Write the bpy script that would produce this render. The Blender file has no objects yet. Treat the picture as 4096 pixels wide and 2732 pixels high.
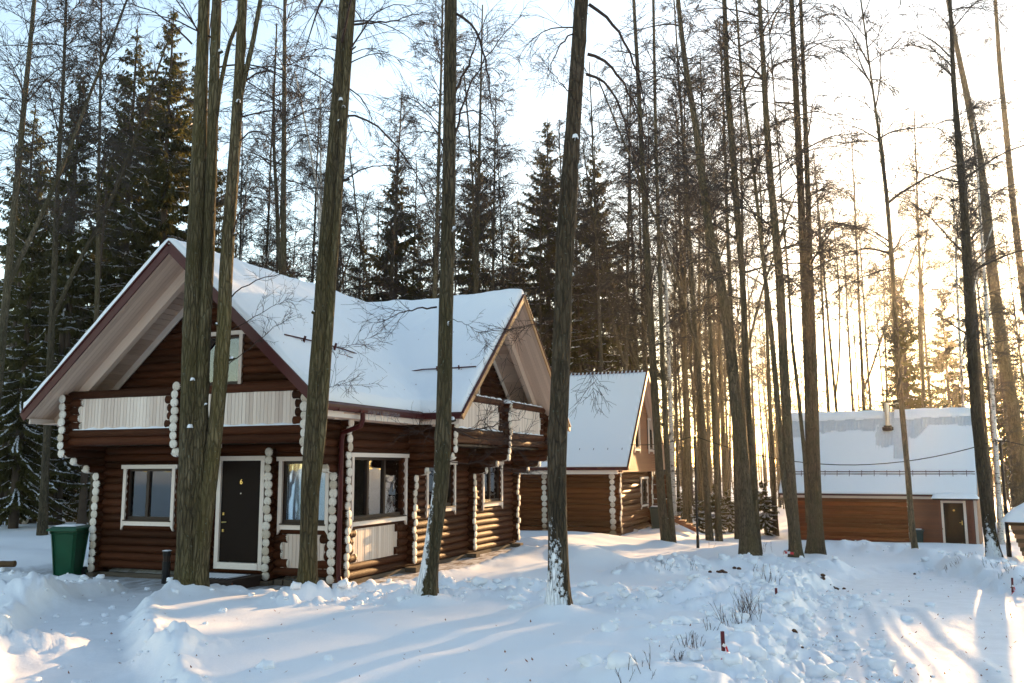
import bpy, math, random
import numpy as np
from mathutils import Vector, Matrix, Quaternion

random.seed(7); RNG = np.random.default_rng(7)
scene = bpy.context.scene
COL = scene.collection

# ------------------------------------------------------------------ camera
F_PX, PITCH, ROLL, YAW = 3536.24, .1404, -.0047, .369        # focal length in pixels of a 4096 wide frame
CAM = np.array([16.549, -16.161, 2.473])
_cy, _sy = math.cos(YAW), math.sin(YAW)
FW = np.array([-_sy*math.cos(PITCH), _cy*math.cos(PITCH), math.sin(PITCH)])
_r = np.array([_cy, _sy, 0.]); _u = np.cross(_r, FW)
RT = math.cos(ROLL)*_r + math.sin(ROLL)*_u
UP = -math.sin(ROLL)*_r + math.cos(ROLL)*_u
cam_data = bpy.data.cameras.new('camera'); cam = bpy.data.objects.new('camera', cam_data); COL.objects.link(cam)
cam_data.sensor_width = 36; cam_data.lens = 36*F_PX/4096; cam_data.clip_end = 3000; cam_data.clip_start = .1
cam.matrix_world = Matrix(((RT[0], UP[0], -FW[0], CAM[0]), (RT[1], UP[1], -FW[1], CAM[1]), (RT[2], UP[2], -FW[2], CAM[2]), (0, 0, 0, 1)))
scene.camera = cam

# ------------------------------------------------------------------ light
SUN_EL, SUN_AZ = math.radians(8.6), math.radians(6.6)         # azimuth from +Y towards +X
w = bpy.data.worlds.new('World'); scene.world = w; w.use_nodes = True
nt = w.node_tree; nt.nodes.clear()
sky = nt.nodes.new('ShaderNodeTexSky'); sky.sky_type = 'NISHITA'; sky.sun_disc = False
sky.sun_elevation = SUN_EL; sky.sun_rotation = SUN_AZ; sky.altitude = 150; sky.air_density = .95; sky.dust_density = .42; sky.ozone_density = .2
bg = nt.nodes.new('ShaderNodeBackground'); bg.inputs['Strength'].default_value = .15
wo = nt.nodes.new('ShaderNodeOutputWorld')
nt.links.new(sky.outputs[0], bg.inputs[0]); nt.links.new(bg.outputs[0], wo.inputs[0])
sd = bpy.data.lights.new('sun', 'SUN'); sd.energy = 5.0; sd.angle = math.radians(.6); sd.color = (1, .60, .27)
sun = bpy.data.objects.new('sun', sd); COL.objects.link(sun)
SDIR = Vector((math.sin(SUN_AZ)*math.cos(SUN_EL), math.cos(SUN_AZ)*math.cos(SUN_EL), math.sin(SUN_EL)))
sun.rotation_euler = SDIR.to_track_quat('Z', 'Y').to_euler(); sun.location = SDIR*60
vs = scene.view_settings; vs.view_transform = 'Standard'; vs.look = 'None'; vs.gamma = 1; vs.exposure = 1.67; vs.use_curve_mapping = False
scene.cycles.max_bounces = 6; scene.cycles.transparent_max_bounces = 8; scene.cycles.volume_bounces = 0
scene.cycles.use_denoising = True

# ------------------------------------------------------------------ geometry of the view: pixel of the photograph -> ray
def ray(a, b): return FW + RT*(a-2048)/F_PX + UP*(1366-b)/F_PX
def at_depth(a, b, D): return CAM + ray(a, b)*D

# ------------------------------------------------------------------ noise
_perm = np.random.default_rng(3).permutation(512)
_g2 = np.random.default_rng(4).uniform(-1, 1, (512, 2)); _g2 /= np.linalg.norm(_g2, axis=1)[:, None]
def noise2(x, y):
    xi = np.floor(x).astype(int); yi = np.floor(y).astype(int); xf = x-xi; yf = y-yi
    u = xf*xf*xf*(xf*(xf*6-15)+10); v = yf*yf*yf*(yf*(yf*6-15)+10)
    def gr(i, j, dx, dy):
        g = _g2[_perm[(_perm[i & 511]+j) & 511]]
        return g[..., 0]*dx+g[..., 1]*dy
    a = gr(xi, yi, xf, yf); b = gr(xi+1, yi, xf-1, yf); c = gr(xi, yi+1, xf, yf-1); d = gr(xi+1, yi+1, xf-1, yf-1)
    return (a+(b-a)*u)*(1-v)+(c+(d-c)*u)*v
def fbm(x, y, o=4):
    s = 0; a = 1.
    for i in range(o): s = s+a*noise2(x+i*17.3, y-i*9.1); x = x*2.03; y = y*2.03; a *= .5
    return s
def cells(x, y, jit=.85):
    """rounded lumps: 1 at a cell's centre, 0 at its border; a random size for each cell"""
    xi = np.floor(x).astype(int); yi = np.floor(y).astype(int); best = np.zeros_like(x)
    for i in (-1, 0, 1):
        for j in (-1, 0, 1):
            cx = xi+i; cy = yi+j; h = _perm[(_perm[cx & 511]+cy) & 511]
            px = cx+.5+jit*((h % 61)/61.-.5); py = cy+.5+jit*((h % 83)/83.-.5); r = .3+.5*((h % 37)/37.)
            d2 = ((x-px)**2+(y-py)**2)/(r*r)
            best = np.maximum(best, np.sqrt(np.clip(1-d2, 0, 1))*r)
    return best
def sstep(a, b, x):
    t = np.clip((x-a)/(b-a), 0, 1); return t*t*(3-2*t)
def dist_line(x, y, pts):
    d = np.full(np.shape(x), 1e9)
    for (ax, ay), (bx, by) in zip(pts[:-1], pts[1:]):
        vx, vy = bx-ax, by-ay; t = np.clip(((x-ax)*vx+(y-ay)*vy)/(vx*vx+vy*vy), 0, 1)
        d = np.minimum(d, np.hypot(x-ax-t*vx, y-ay-t*vy))
    return d
def in_poly(x, y, P):
    c = np.zeros(np.shape(x), bool); n = len(P)
    for i in range(n):
        x1, y1 = P[i]; x2, y2 = P[(i+1) % n]
        c ^= ((y1 > y) != (y2 > y)) & (x < (x2-x1)*(y-y1)/(y2-y1+1e-12)+x1)
    return c

# ------------------------------------------------------------------ the lie of the land
def terrain(x, y):
    s = sstep(6, 11, x); y0 = 10*(1-s)
    yy = np.minimum(y, 34+6*np.tanh((y-34)/12))
    yy = np.where(y > 34, yy, y)
    down = -.045*np.maximum(0, yy-y0)
    upw = -.03*np.minimum(0, np.maximum(y, -30)+2)
    return down+upw
def terrain_hit(a, b, lift=.25):
    d = ray(a, b); t = 2.
    for _ in range(4000):
        X = CAM+d*t
        if X[2] < float(terrain(X[0], X[1]))+lift: break
        t += .03
        if t > 250: break
    return CAM+d*t
def gp(a, b, lift=.25):
    X = terrain_hit(a, b, lift); return (float(X[0]), float(X[1]))

# ------------------------------------------------------------------ materials
MATS = {}
class NT:
    def __init__(s, name):
        s.m = bpy.data.materials.new(name); s.m.use_nodes = True; s.t = s.m.node_tree; s.t.nodes.clear()
        s.out = s.n('ShaderNodeOutputMaterial'); s.b = s.n('ShaderNodeBsdfPrincipled'); s.l(s.b.outputs[0], s.out.inputs[0])
        s.tc = s.n('ShaderNodeTexCoord'); s.oi = s.n('ShaderNodeObjectInfo'); s.geo = s.n('ShaderNodeNewGeometry')
    def n(s, t, **k):
        o = s.t.nodes.new(t)
        for a, v in k.items(): setattr(o, a, v)
        return o
    def l(s, a, b): s.t.links.new(a, b)
    def set(s, **k):
        for a, v in k.items():
            i = s.b.inputs[a.replace('_', ' ')]
            if hasattr(v, 'is_output'): s.l(v, i)
            else: i.default_value = (*v, 1) if isinstance(v, tuple) and len(v) == 3 else v
    def map(s, src, scale, rnd=0):
        mp = s.n('ShaderNodeMapping'); mp.inputs['Scale'].default_value = scale; s.l(src, mp.inputs[0])
        if rnd:
            mu = s.n('ShaderNodeMath', operation='MULTIPLY'); mu.inputs[1].default_value = rnd; s.l(s.oi.outputs['Random'], mu.inputs[0])
            s.l(mu.outputs[0], mp.inputs['Location'])
        return mp.outputs[0]
    def noise(s, vec, scale, detail=4, rough=.55, dist=0):
        o = s.n('ShaderNodeTexNoise'); o.inputs['Scale'].default_value = scale; o.inputs['Detail'].default_value = detail
        o.inputs['Roughness'].default_value = rough; o.inputs['Distortion'].default_value = dist
        if vec is not None: s.l(vec, o.inputs['Vector'])
        return o.outputs['Fac']
    def vor(s, vec, scale, feature='F1', rnd=1):
        o = s.n('ShaderNodeTexVoronoi', feature=feature); o.inputs['Scale'].default_value = scale; o.inputs['Randomness'].default_value = rnd
        s.l(vec, o.inputs['Vector']); return o.outputs['Distance']
    def ramp(s, fac, stops):
        o = s.n('ShaderNodeValToRGB'); e = o.color_ramp.elements
        while len(e) < len(stops): e.new(.5)
        for el, (p, c) in zip(e, stops):
            el.position = p; el.color = (*c, 1) if isinstance(c, tuple) else (c, c, c, 1)
        s.l(fac, o.inputs[0]); return o.outputs[0]
    def mix(s, fac, a, b, mode='MIX'):
        o = s.n('ShaderNodeMix', data_type='RGBA', blend_type=mode)
        for i, v in ((0, fac), (6, a), (7, b)):
            if hasattr(v, 'is_output'): s.l(v, o.inputs[i])
            else: o.inputs[i].default_value = (*v, 1) if isinstance(v, tuple) else v
        return o.outputs[2]
    def math(s, op, a, b=0., clamp=False):
        o = s.n('ShaderNodeMath', operation=op, use_clamp=clamp)
        for i, v in ((0, a), (1, b)):
            if hasattr(v, 'is_output'): s.l(v, o.inputs[i])
            else: o.inputs[i].default_value = v
        return o.outputs[0]
    def sep(s, v):
        o = s.n('ShaderNodeSeparateXYZ'); s.l(v, o.inputs[0]); return o.outputs
    def bump(s, h, strength=.5, dist=.02):
        o = s.n('ShaderNodeBump'); o.inputs['Strength'].default_value = strength; o.inputs['Distance'].default_value = dist
        s.l(h, o.inputs['Height']); s.l(o.outputs[0], s.b.inputs['Normal'])

def log_mat(name, dark, mid, light, rough=.5):
    t = NT(name); v = t.map(t.tc.outputs['Object'], (2.2, 5, 5), 90)
    g = t.noise(v, 3, 6, .65, .6); big = t.noise(t.map(t.tc.outputs['Object'], (1.3, .6, .6), 37), 2, 3)
    c = t.ramp(g, [(.25, dark), (.5, mid), (.78, light)])
    c2 = t.mix(t.ramp(big, [(.35, 0.), (.7, .45)]), c, tuple(x*.45 for x in mid))
    rv = t.ramp(t.oi.outputs['Random'], [(0, .55), (.5, .95), (1, 1.4)])
    ck = t.ramp(t.noise(t.map(t.tc.outputs['Object'], (.8, 7, 7), 71), 1.6, 2, .4), [(.485, 0.), (.5, .75), (.515, 0.)])
    c2 = t.mix(ck, c2, tuple(x*.25 for x in dark))
    t.set(Base_Color=t.mix(1., c2, rv, 'MULTIPLY'), Roughness=t.ramp(g, [(.3, rough+.2), (.7, rough+.02)]), Specular_IOR_Level=.14, Specular_Tint=(1., .62, .34))  # orange specular tint puts a golden sun sheen into the log material
    t.bump(t.noise(t.map(t.tc.outputs['Object'], (3, 9, 9), 90), 4, 5, .7, 1.2), .35, .012); return t.m
MATS['log'] = log_mat('brown_log', (.022, .0070, .0037), (.058, .0172, .0078), (.105, .034, .0145), .5)
MATS['log2'] = log_mat('cabin_log', (.042, .0115, .0045), (.108, .031, .0098), (.18, .056, .018), .45)
MATS['log3'] = log_mat('red_brown_log', (.085, .017, .006), (.20, .042, .012), (.30, .075, .020), .55)
MATS['bare_log'] = log_mat('grey_log', (.06, .034, .018), (.13, .08, .045), (.2, .13, .075), .7)
def plank_mat(name, a, b, knots=(.32, .24, .19), rough=.7, sc=(5, 5, 1.1)):
    t = NT(name); v = t.map(t.tc.outputs['Object'], sc, 60)
    g = t.noise(v, 2.4, 5, .65, .5); c = t.mix(g, a, b)
    k = t.ramp(t.noise(t.map(t.tc.outputs['Object'], tuple(x*.9 for x in sc), 31), 3.2, 3), [(.60, 0.), (.74, .55)])
    c = t.mix(k, c, knots); rv = t.ramp(t.oi.outputs['Random'], [(0, (.80, .74, .71)), (.5, (.96, .93, .91)), (1, (1.08, 1.07, 1.06))])
    t.set(Base_Color=t.mix(1., c, rv, 'MULTIPLY'), Roughness=rough); t.bump(g, .2, .004); return t.m
MATS['white_plank'] = plank_mat('whitewashed_plank', (.66, .55, .47), (.80, .69, .60), (.48, .37, .29))
MATS['soffit'] = plank_mat('whitewashed_soffit', (.60, .45, .35), (.74, .58, .47), (.42, .27, .19), .7, (1, 1, 1.4))
MATS['casing'] = plank_mat('painted_casing', (.70, .61, .54), (.82, .74, .67), (.57, .46, .39), .55)
MATS['siding'] = plank_mat('orange_siding', (.20, .058, .015), (.30, .100, .030), (.11, .034, .011), .6, (1.2, 3, 3))
MATS['siding3'] = plank_mat('dark_siding', (.115, .027, .0075), (.18, .046, .013), (.06, .015, .006), .6, (1.2, 3, 3))
MATS['rake_wood'] = plank_mat('rake_wood', (.34, .17, .065), (.5, .28, .12), (.2, .09, .03), .55, (1.5, 4, 4))
MATS['slat'] = plank_mat('shed_slat', (.22, .10, .045), (.36, .19, .09), (.12, .06, .03), .7, (1.2, 3, 3))
t = NT('log_end'); P = t.map(t.tc.outputs['Object'], (1, 1, 1), 0)
xy = t.sep(P); ang = t.math('ARCTAN2', xy[1], xy[0]); rr = t.math('SQRT', t.math('ADD', t.math('MULTIPLY', xy[0], xy[0]), t.math('MULTIPLY', xy[1], xy[1])))
ringn = t.noise(t.map(t.tc.outputs['Object'], (1, 1, 1), 50), 2.5, 4)
cr = t.math('ABSOLUTE', t.math('SUBTRACT', t.math('ADD', ang, t.math('MULTIPLY', ringn, .5)), t.math('SUBTRACT', t.math('MULTIPLY', t.oi.outputs['Random'], 1.6), 2.3)))
crack = t.math('MULTIPLY', t.math('LESS_THAN', cr, .045), t.math('GREATER_THAN', rr, .35))
c = t.ramp(ringn, [(.3, (.62, .56, .49)), (.65, (.78, .72, .64))])
low = t.math('SUBTRACT', .62, t.math('MULTIPLY', t.sep(t.geo.outputs['Position'])[2], 1.6), True)
c = t.mix(t.math('MULTIPLY', low, 1.1, True), c, (.30, .20, .12)); c = t.mix(1., c, t.ramp(t.oi.outputs['Random'], [(0, (.70, .64, .56)), (.35, (.92, .90, .87)), (1, (1.05, 1.05, 1.05))]), 'MULTIPLY')
rg = t.ramp(t.math('FRACT', t.math('ADD', t.math('MULTIPLY', rr, 5.), ringn)), [(0., .86), (.5, 1.)]); c = t.mix(1., c, rg, 'MULTIPLY')
t.set(Base_Color=t.mix(crack, c, (.16, .11, .08)), Roughness=.75); t.bump(t.noise(t.map(t.tc.outputs['Object'], (1, 1, 1), 50), 9, 4), .25, .01); MATS['log_end'] = t.m
def flat_mat(name, col, rough=.5, metal=0., var=.25, sc=6, bump=0.):
    t = NT(name); g = t.noise(t.map(t.tc.outputs['Object'], (1, 1, 1), 20), sc, 4)
    t.set(Base_Color=t.mix(g, tuple(c*(1-var) for c in col), tuple(min(1, c*(1+var)) for c in col)), Roughness=rough, Metallic=metal, Specular_IOR_Level=.22)
    if bump: t.bump(g, bump, .01)
    return t.m
MATS['red_metal'] = flat_mat('dark_red_metal', (.060, .008, .009), .42, 0, .15, 3)
MATS['frame'] = flat_mat('dark_brown_frame', (.028, .016, .012), .4)
MATS['door'] = flat_mat('dark_brown_door', (.012, .0075, .006), .5, 0, .3, 30, .15)
MATS['door'].node_tree.nodes['Principled BSDF'].inputs['Specular IOR Level'].default_value = .06
MATS['brass'] = flat_mat('brass', (.72, .52, .18), .3, 1.)
MATS['black'] = flat_mat('black_metal', (.012, .012, .014), .45)
MATS['green'] = flat_mat('green_plastic', (.008, .075, .036), .42, 0, .3, 4)
MATS['teal'] = flat_mat('dark_green_plastic', (.010, .042, .044), .45, 0, .2, 4)
MATS['concrete'] = flat_mat('foundation_stone', (.11, .085, .06), .9, 0, .5, 9, .6)
MATS['step'] = flat_mat('dark_step_board', (.03, .018, .014), .6, 0, .3, 8)
MATS['inside'] = flat_mat('room_wall', (.12, .10, .085), .9)
MATS['steel'] = flat_mat('stove_pipe', (.45, .43, .40), .35, 1., .2, 5)
MATS['rubber'] = flat_mat('rubber', (.015, .014, .014), .7)
MATS['stake'] = flat_mat('dark_red_stake', (.10, .015, .022), .6)
MATS['tape_red'] = flat_mat('red_tape', (.6, .05, .06), .5)
MATS['tape_white'] = flat_mat('white_tape', (.8, .8, .8), .5)
MATS['dung'] = flat_mat('brown_clod', (.085, .040, .024), .9, 0, .4, 12, .5)
MATS['leaf'] = flat_mat('dry_leaf', (.22, .06, .022), .7, 0, .5, 2)
MATS['wire'] = flat_mat('black_cable', (.01, .01, .01), .6)
MATS['shrub'] = flat_mat('dry_stem', (.07, .036, .024), .8, 0, .4, 3)
MATS['twig'] = flat_mat('twig', (.046, .036, .030), .8, 0, .4, 1.5)
MATS['twig_near'] = flat_mat('near_twig', (.040, .024, .019), .75, 0, .4, 3)
t = NT('iron_roof'); t.set(Base_Color=t.mix(t.noise(t.map(t.tc.outputs['Object'], (1, 1, 1)), 5, 4), (.50, .54, .58), (.76, .79, .82)), Roughness=.65, Metallic=.1); MATS['iron'] = t.m
t = NT('icicle'); t.set(Base_Color=(.9, .95, 1.), Roughness=.08, Transmission_Weight=.85, IOR=1.31); MATS['ice'] = t.m
# glass: a clear pane that mirrors the snow and the sky
t = NT('window_glass'); t.t.nodes.remove(t.b)
fr = t.n('ShaderNodeFresnel'); fr.inputs['IOR'].default_value = 1.75
gl = t.n('ShaderNodeBsdfGlossy'); gl.inputs['Roughness'].default_value = .015; gl.inputs['Color'].default_value = (.9, .95, 1, 1)
tr = t.n('ShaderNodeBsdfTransparent'); tr.inputs['Color'].default_value = (.90, .94, .94, 1)
mx = t.n('ShaderNodeMixShader'); t.l(t.math('ADD', fr.outputs[0], .03, True), mx.inputs[0]); t.l(tr.outputs[0], mx.inputs[1]); t.l(gl.outputs[0], mx.inputs[2]); t.l(mx.outputs[0], t.out.inputs[0])
wv = t.noise(t.tc.outputs['Object'], 1.2, 2); bp = t.n('ShaderNodeBump'); bp.inputs['Strength'].default_value = .06; bp.inputs['Distance'].default_value = .05; t.l(wv, bp.inputs['Height']); t.l(bp.outputs[0], gl.inputs['Normal'])
MATS['glass'] = t.m
t = NT('lace_curtain'); P = t.tc.outputs['Object']
dm = t.n('ShaderNodeVectorMath', operation='ADD'); nn = t.n('ShaderNodeTexNoise'); nn.inputs['Scale'].default_value = 7; t.l(P, nn.inputs['Vector']); t.l(P, dm.inputs[0]); t.l(nn.outputs['Color'], dm.inputs[1])
pat = t.ramp(t.vor(t.map(dm.outputs[0], (14, 14, 14)), 1., 'DISTANCE_TO_EDGE'), [(.06, 1.), (.14, 0.)])
t.set(Base_Color=t.mix(pat, (.52, .57, .60), (.88, .90, .91)), Roughness=.9); MATS['lace'] = t.m
t = NT('drape'); P = t.tc.outputs['Object']
pat = t.ramp(t.noise(t.map(P, (9, 9, 5)), 1.4, 3, .5, 1.5), [(.45, 0.), (.56, .8)])
t.set(Base_Color=t.mix(pat, (.34, .38, .33), (.60, .60, .48)), Roughness=.9); MATS['drape'] = t.m
# snow
def snow_mat(name, tint=None):
    t = NT(name); P = t.geo.outputs['Position']
    fine = t.noise(t.map(P, (1, 1, 1)), 26, 5, .6); grain = t.noise(t.map(P, (1, 1, 1)), 160, 2, .6)
    c = t.mix(fine, (.83, .85, .89), (.88, .895, .92))
    if tint is not None: c = tint(t, P, c)
    t.set(Base_Color=c, Roughness=.55, Specular_IOR_Level=.35)
    h = t.math('ADD', fine, t.math('MULTIPLY', grain, .35)); t.bump(h, .30, .022); return t.m
MATS['snow'] = snow_mat('snow')
def dirty(t, P, c):
    at = t.n('ShaderNodeAttribute', attribute_name='dirt'); at2 = t.n('ShaderNodeAttribute', attribute_name='ice')
    n = t.noise(t.map(P, (1, 1, 1)), 2.6, 6, .7); n2 = t.noise(t.map(P, (1.4, .5, 1)), 3.4, 5, .65)
    f = t.math('MULTIPLY', at.outputs['Fac'], t.ramp(n2, [(.42, 0.), (.62, 1.)])); c = t.mix(f, c, (.20, .13, .075))
    f2 = t.math('MULTIPLY', at2.outputs['Fac'], t.ramp(n, [(.30, .15), (.66, .85)])); return t.mix(f2, c, (.40, .42, .44))
MATS['ground'] = snow_mat('ground_snow', dirty)
# bark
def bark_mat(name, dark, mid, light, moss=(.05, .06, .018), moss_amt=.6, sc=1., snowside=None, lichen=(.20, .23, .19)):
    t = NT(name); P = t.tc.outputs['Object']; N = t.geo.outputs['Normal']
    v = t.map(P, (22*sc, 22*sc, 3.2*sc), 0); rid = t.noise(v, 1., 5, .6, .8)
    crk = t.vor(t.map(P, (20*sc, 20*sc, 3.6*sc)), 1.4, 'DISTANCE_TO_EDGE')
    c = t.ramp(rid, [(.28, dark), (.5, mid), (.72, light)])
    c = t.mix(t.ramp(crk, [(.02, .6), (.12, 0.)]), c, tuple(x*.45 for x in dark))
    patch = t.noise(t.map(P, (1, 1, .35)), 1.6, 4, .6)
    c = t.mix(t.math('MULTIPLY', t.ramp(patch, [(.40, 0.), (.62, 1.)]), moss_amt), c, moss)
    li = t.ramp(t.noise(t.map(P, (1, 1, .8)), 19, 3, .6), [(.64, 0.), (.72, .6)]); c = t.mix(li, c, lichen)
    tone = t.ramp(t.noise(t.map(P, (.6, .6, .22)), 1., 3), [(.3, .62), (.7, 1.3)]); c = t.mix(1., c, tone, 'MULTIPLY'); c = t.mix(1., c, t.ramp(t.oi.outputs['Random'], [(0, (.78, .76, .74)), (.5, (1., 1., 1.)), (1, (1.18, 1.10, .98))]), 'MULTIPLY')
    h = t.math('ADD', rid, t.math('MULTIPLY', t.ramp(crk, [(0., 0.), (.2, 1.)]), .8))
    if snowside is not None:
        (nx, ny), ztop, amt = snowside
        s = t.sep(N); side = t.math('ADD', t.math('MULTIPLY', s[0], nx), t.math('MULTIPLY', s[1], ny))
        z = t.sep(P)[2]; fall = t.math('SUBTRACT', 1., t.math('DIVIDE', z, ztop))
        n = t.noise(t.map(P, (7, 7, 5)), 1.5, 7, .75)
        m = t.math('ADD', t.math('MULTIPLY', side, .8), t.math('ADD', t.math('MULTIPLY', fall, .75), t.math('SUBTRACT', t.math('MULTIPLY', n, 2.2), 2.2-amt)))
        m = t.ramp(m, [(.04, 0.), (.12, 1.)])
        c = t.mix(m, c, (.86, .88, .91)); h = t.math('ADD', h, t.math('MULTIPLY', m, 1.5))
    t.set(Base_Color=c, Roughness=.9, Specular_IOR_Level=.2); t.bump(h, .9, .05); return t.m
MATS['bark'] = bark_mat('olive_bark', (.040, .031, .017), (.125, .100, .055), (.22, .182, .112), (.088, .074, .022), .6, .62)
MATS['bark_snow'] = bark_mat('snow_plastered_bark', (.028, .022, .014), (.090, .070, .042), (.165, .132, .088), (.056, .050, .020), .6, .62, ((-.85, -.52), 2.3, .22), (.17, .20, .16))
MATS['bark_foot'] = bark_mat('brown_bark', (.026, .019, .012), (.082, .060, .038), (.150, .114, .078), (.040, .034, .015), .5, .62, ((-.25, -.97), 1.4, .12), (.15, .18, .15))
MATS['bark_mid'] = bark_mat('forest_bark', (.045, .036, .025), (.125, .100, .066), (.21, .17, .115), (.075, .066, .026), .5, .8)
MATS['bark_far'] = flat_mat('far_bark', (.074, .058, .044), .9, 0, .4, 2)
MATS['bark_spruce'] = flat_mat('spruce_bark', (.060, .042, .030), .9, 0, .4, 3, .5)
t = NT('birch_bark'); P = t.tc.outputs['Object']
b1 = t.ramp(t.noise(t.map(P, (5, 5, 16)), 1., 4, .6), [(.56, 0.), (.62, 1.)]); b2 = t.ramp(t.noise(t.map(P, (1, 1, .5)), 2.2, 3), [(.55, 0.), (.68, 1.)])
c = t.mix(b1, (.62, .58, .53), (.05, .04, .035)); t.set(Base_Color=t.mix(b2, c, (.07, .055, .045)), Roughness=.8); MATS['birch'] = t.m
# needles and last leaves: thin, so some light comes through
def leafy(name, a, b, tr_amt=.25):
    t = NT(name); g = t.noise(t.map(t.tc.outputs['Object'], (1, 1, 1)), 1.1, 4)
    c = t.mix(g, a, b); t.set(Base_Color=c, Roughness=.8, Specular_IOR_Level=.2)
    tr = t.n('ShaderNodeBsdfTranslucent'); t.l(c, tr.inputs[0]); m = t.n('ShaderNodeMixShader'); m.inputs[0].default_value = tr_amt
    t.l(t.b.outputs[0], m.inputs[1]); t.l(tr.outputs[0], m.inputs[2]); t.l(m.outputs[0], t.out.inputs[0]); return t.m
MATS['needle'] = leafy('spruce_needles', (.028, .038, .015), (.125, .105, .026), .55)  # golden second tone paints sunlit tips into the needle colour
MATS['seed'] = leafy('dry_seed_leaf', (.18, .085, .02), (.30, .16, .045), .5)

# ------------------------------------------------------------------ ground: one sheet of snow with paths, banks, a road and mounds
H2 = (6.83, 20.9, -.50); H3 = (21.07, 30.59, -1.52); H3A = math.radians(-8)
TRENCH = [gp(*q, .05) for q in ((300, 2760), (283, 2640), (290, 2540), (345, 2455), (500, 2390), (700, 2345))]
TRENCH = [(TRENCH[0][0]*2-TRENCH[2][0], TRENCH[0][1]*2-TRENCH[2][1])]+TRENCH
TRAIL = [gp(*q) for q in ((1230, 2395), (1480, 2375), (1760, 2355), (2060, 2350), (2420, 2385), (2700, 2420), (2850, 2400), (3050, 2335), (3200, 2320))]
BED = [gp(*q) for q in ((2560, 2790), (2700, 2560), (2850, 2440), (3050, 2370), (3200, 2330))]
RIDGE = [gp(*q) for q in ((3020, 2820), (3010, 2732), (3020, 2640), (3060, 2560), (3110, 2480), (3150, 2410), (3170, 2360), (3240, 2320))]
ROAD = [gp(*q) for q in ((3150, 3000), (3224, 2732), (3215, 2623), (3245, 2478), (3258, 2402), (3300, 2330), (3420, 2290), (3560, 2262), (3700, 2262), (3830, 2290), (3960, 2340), (4150, 2420), (4300, 2560), (4600, 2900))]
ROADC = [gp(*q) for q in ((3560, 2900), (3560, 2732), (3530, 2560), (3480, 2430), (3440, 2350))]
TRACKS = [[gp(*q) for q in l] for l in (((3600, 2760), (3540, 2600), (3450, 2480), (3410, 2380)), ((3420, 2760), (3400, 2620), (3360, 2500)), ((3990, 2760), (3860, 2620), (3700, 2500), (3620, 2400)))]
MOUND = gp(2330, 2240); BERM = [gp(*q) for q in ((2560, 2290), (2760, 2262), (2900, 2260), (3080, 2262), (3230, 2270), (3330, 2275))]
BERM3 = [gp(*q) for q in ((3330, 2205), (3450, 2205), (3560, 2222), (3700, 2240), (3830, 2262), (3960, 2290), (4150, 2350))]
HEAPL = gp(110, 2380); HEAPL2 = gp(90, 2540); HEAPF = gp(700, 2585)
def smin_(a, b, k): h = np.clip(.5+.5*(b-a)/k, 0, 1); return b*(1-h)+a*h-k*h*(1-h)
TREE_FEET = []       # (x, y, r, h): snow piled round the stems
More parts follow.
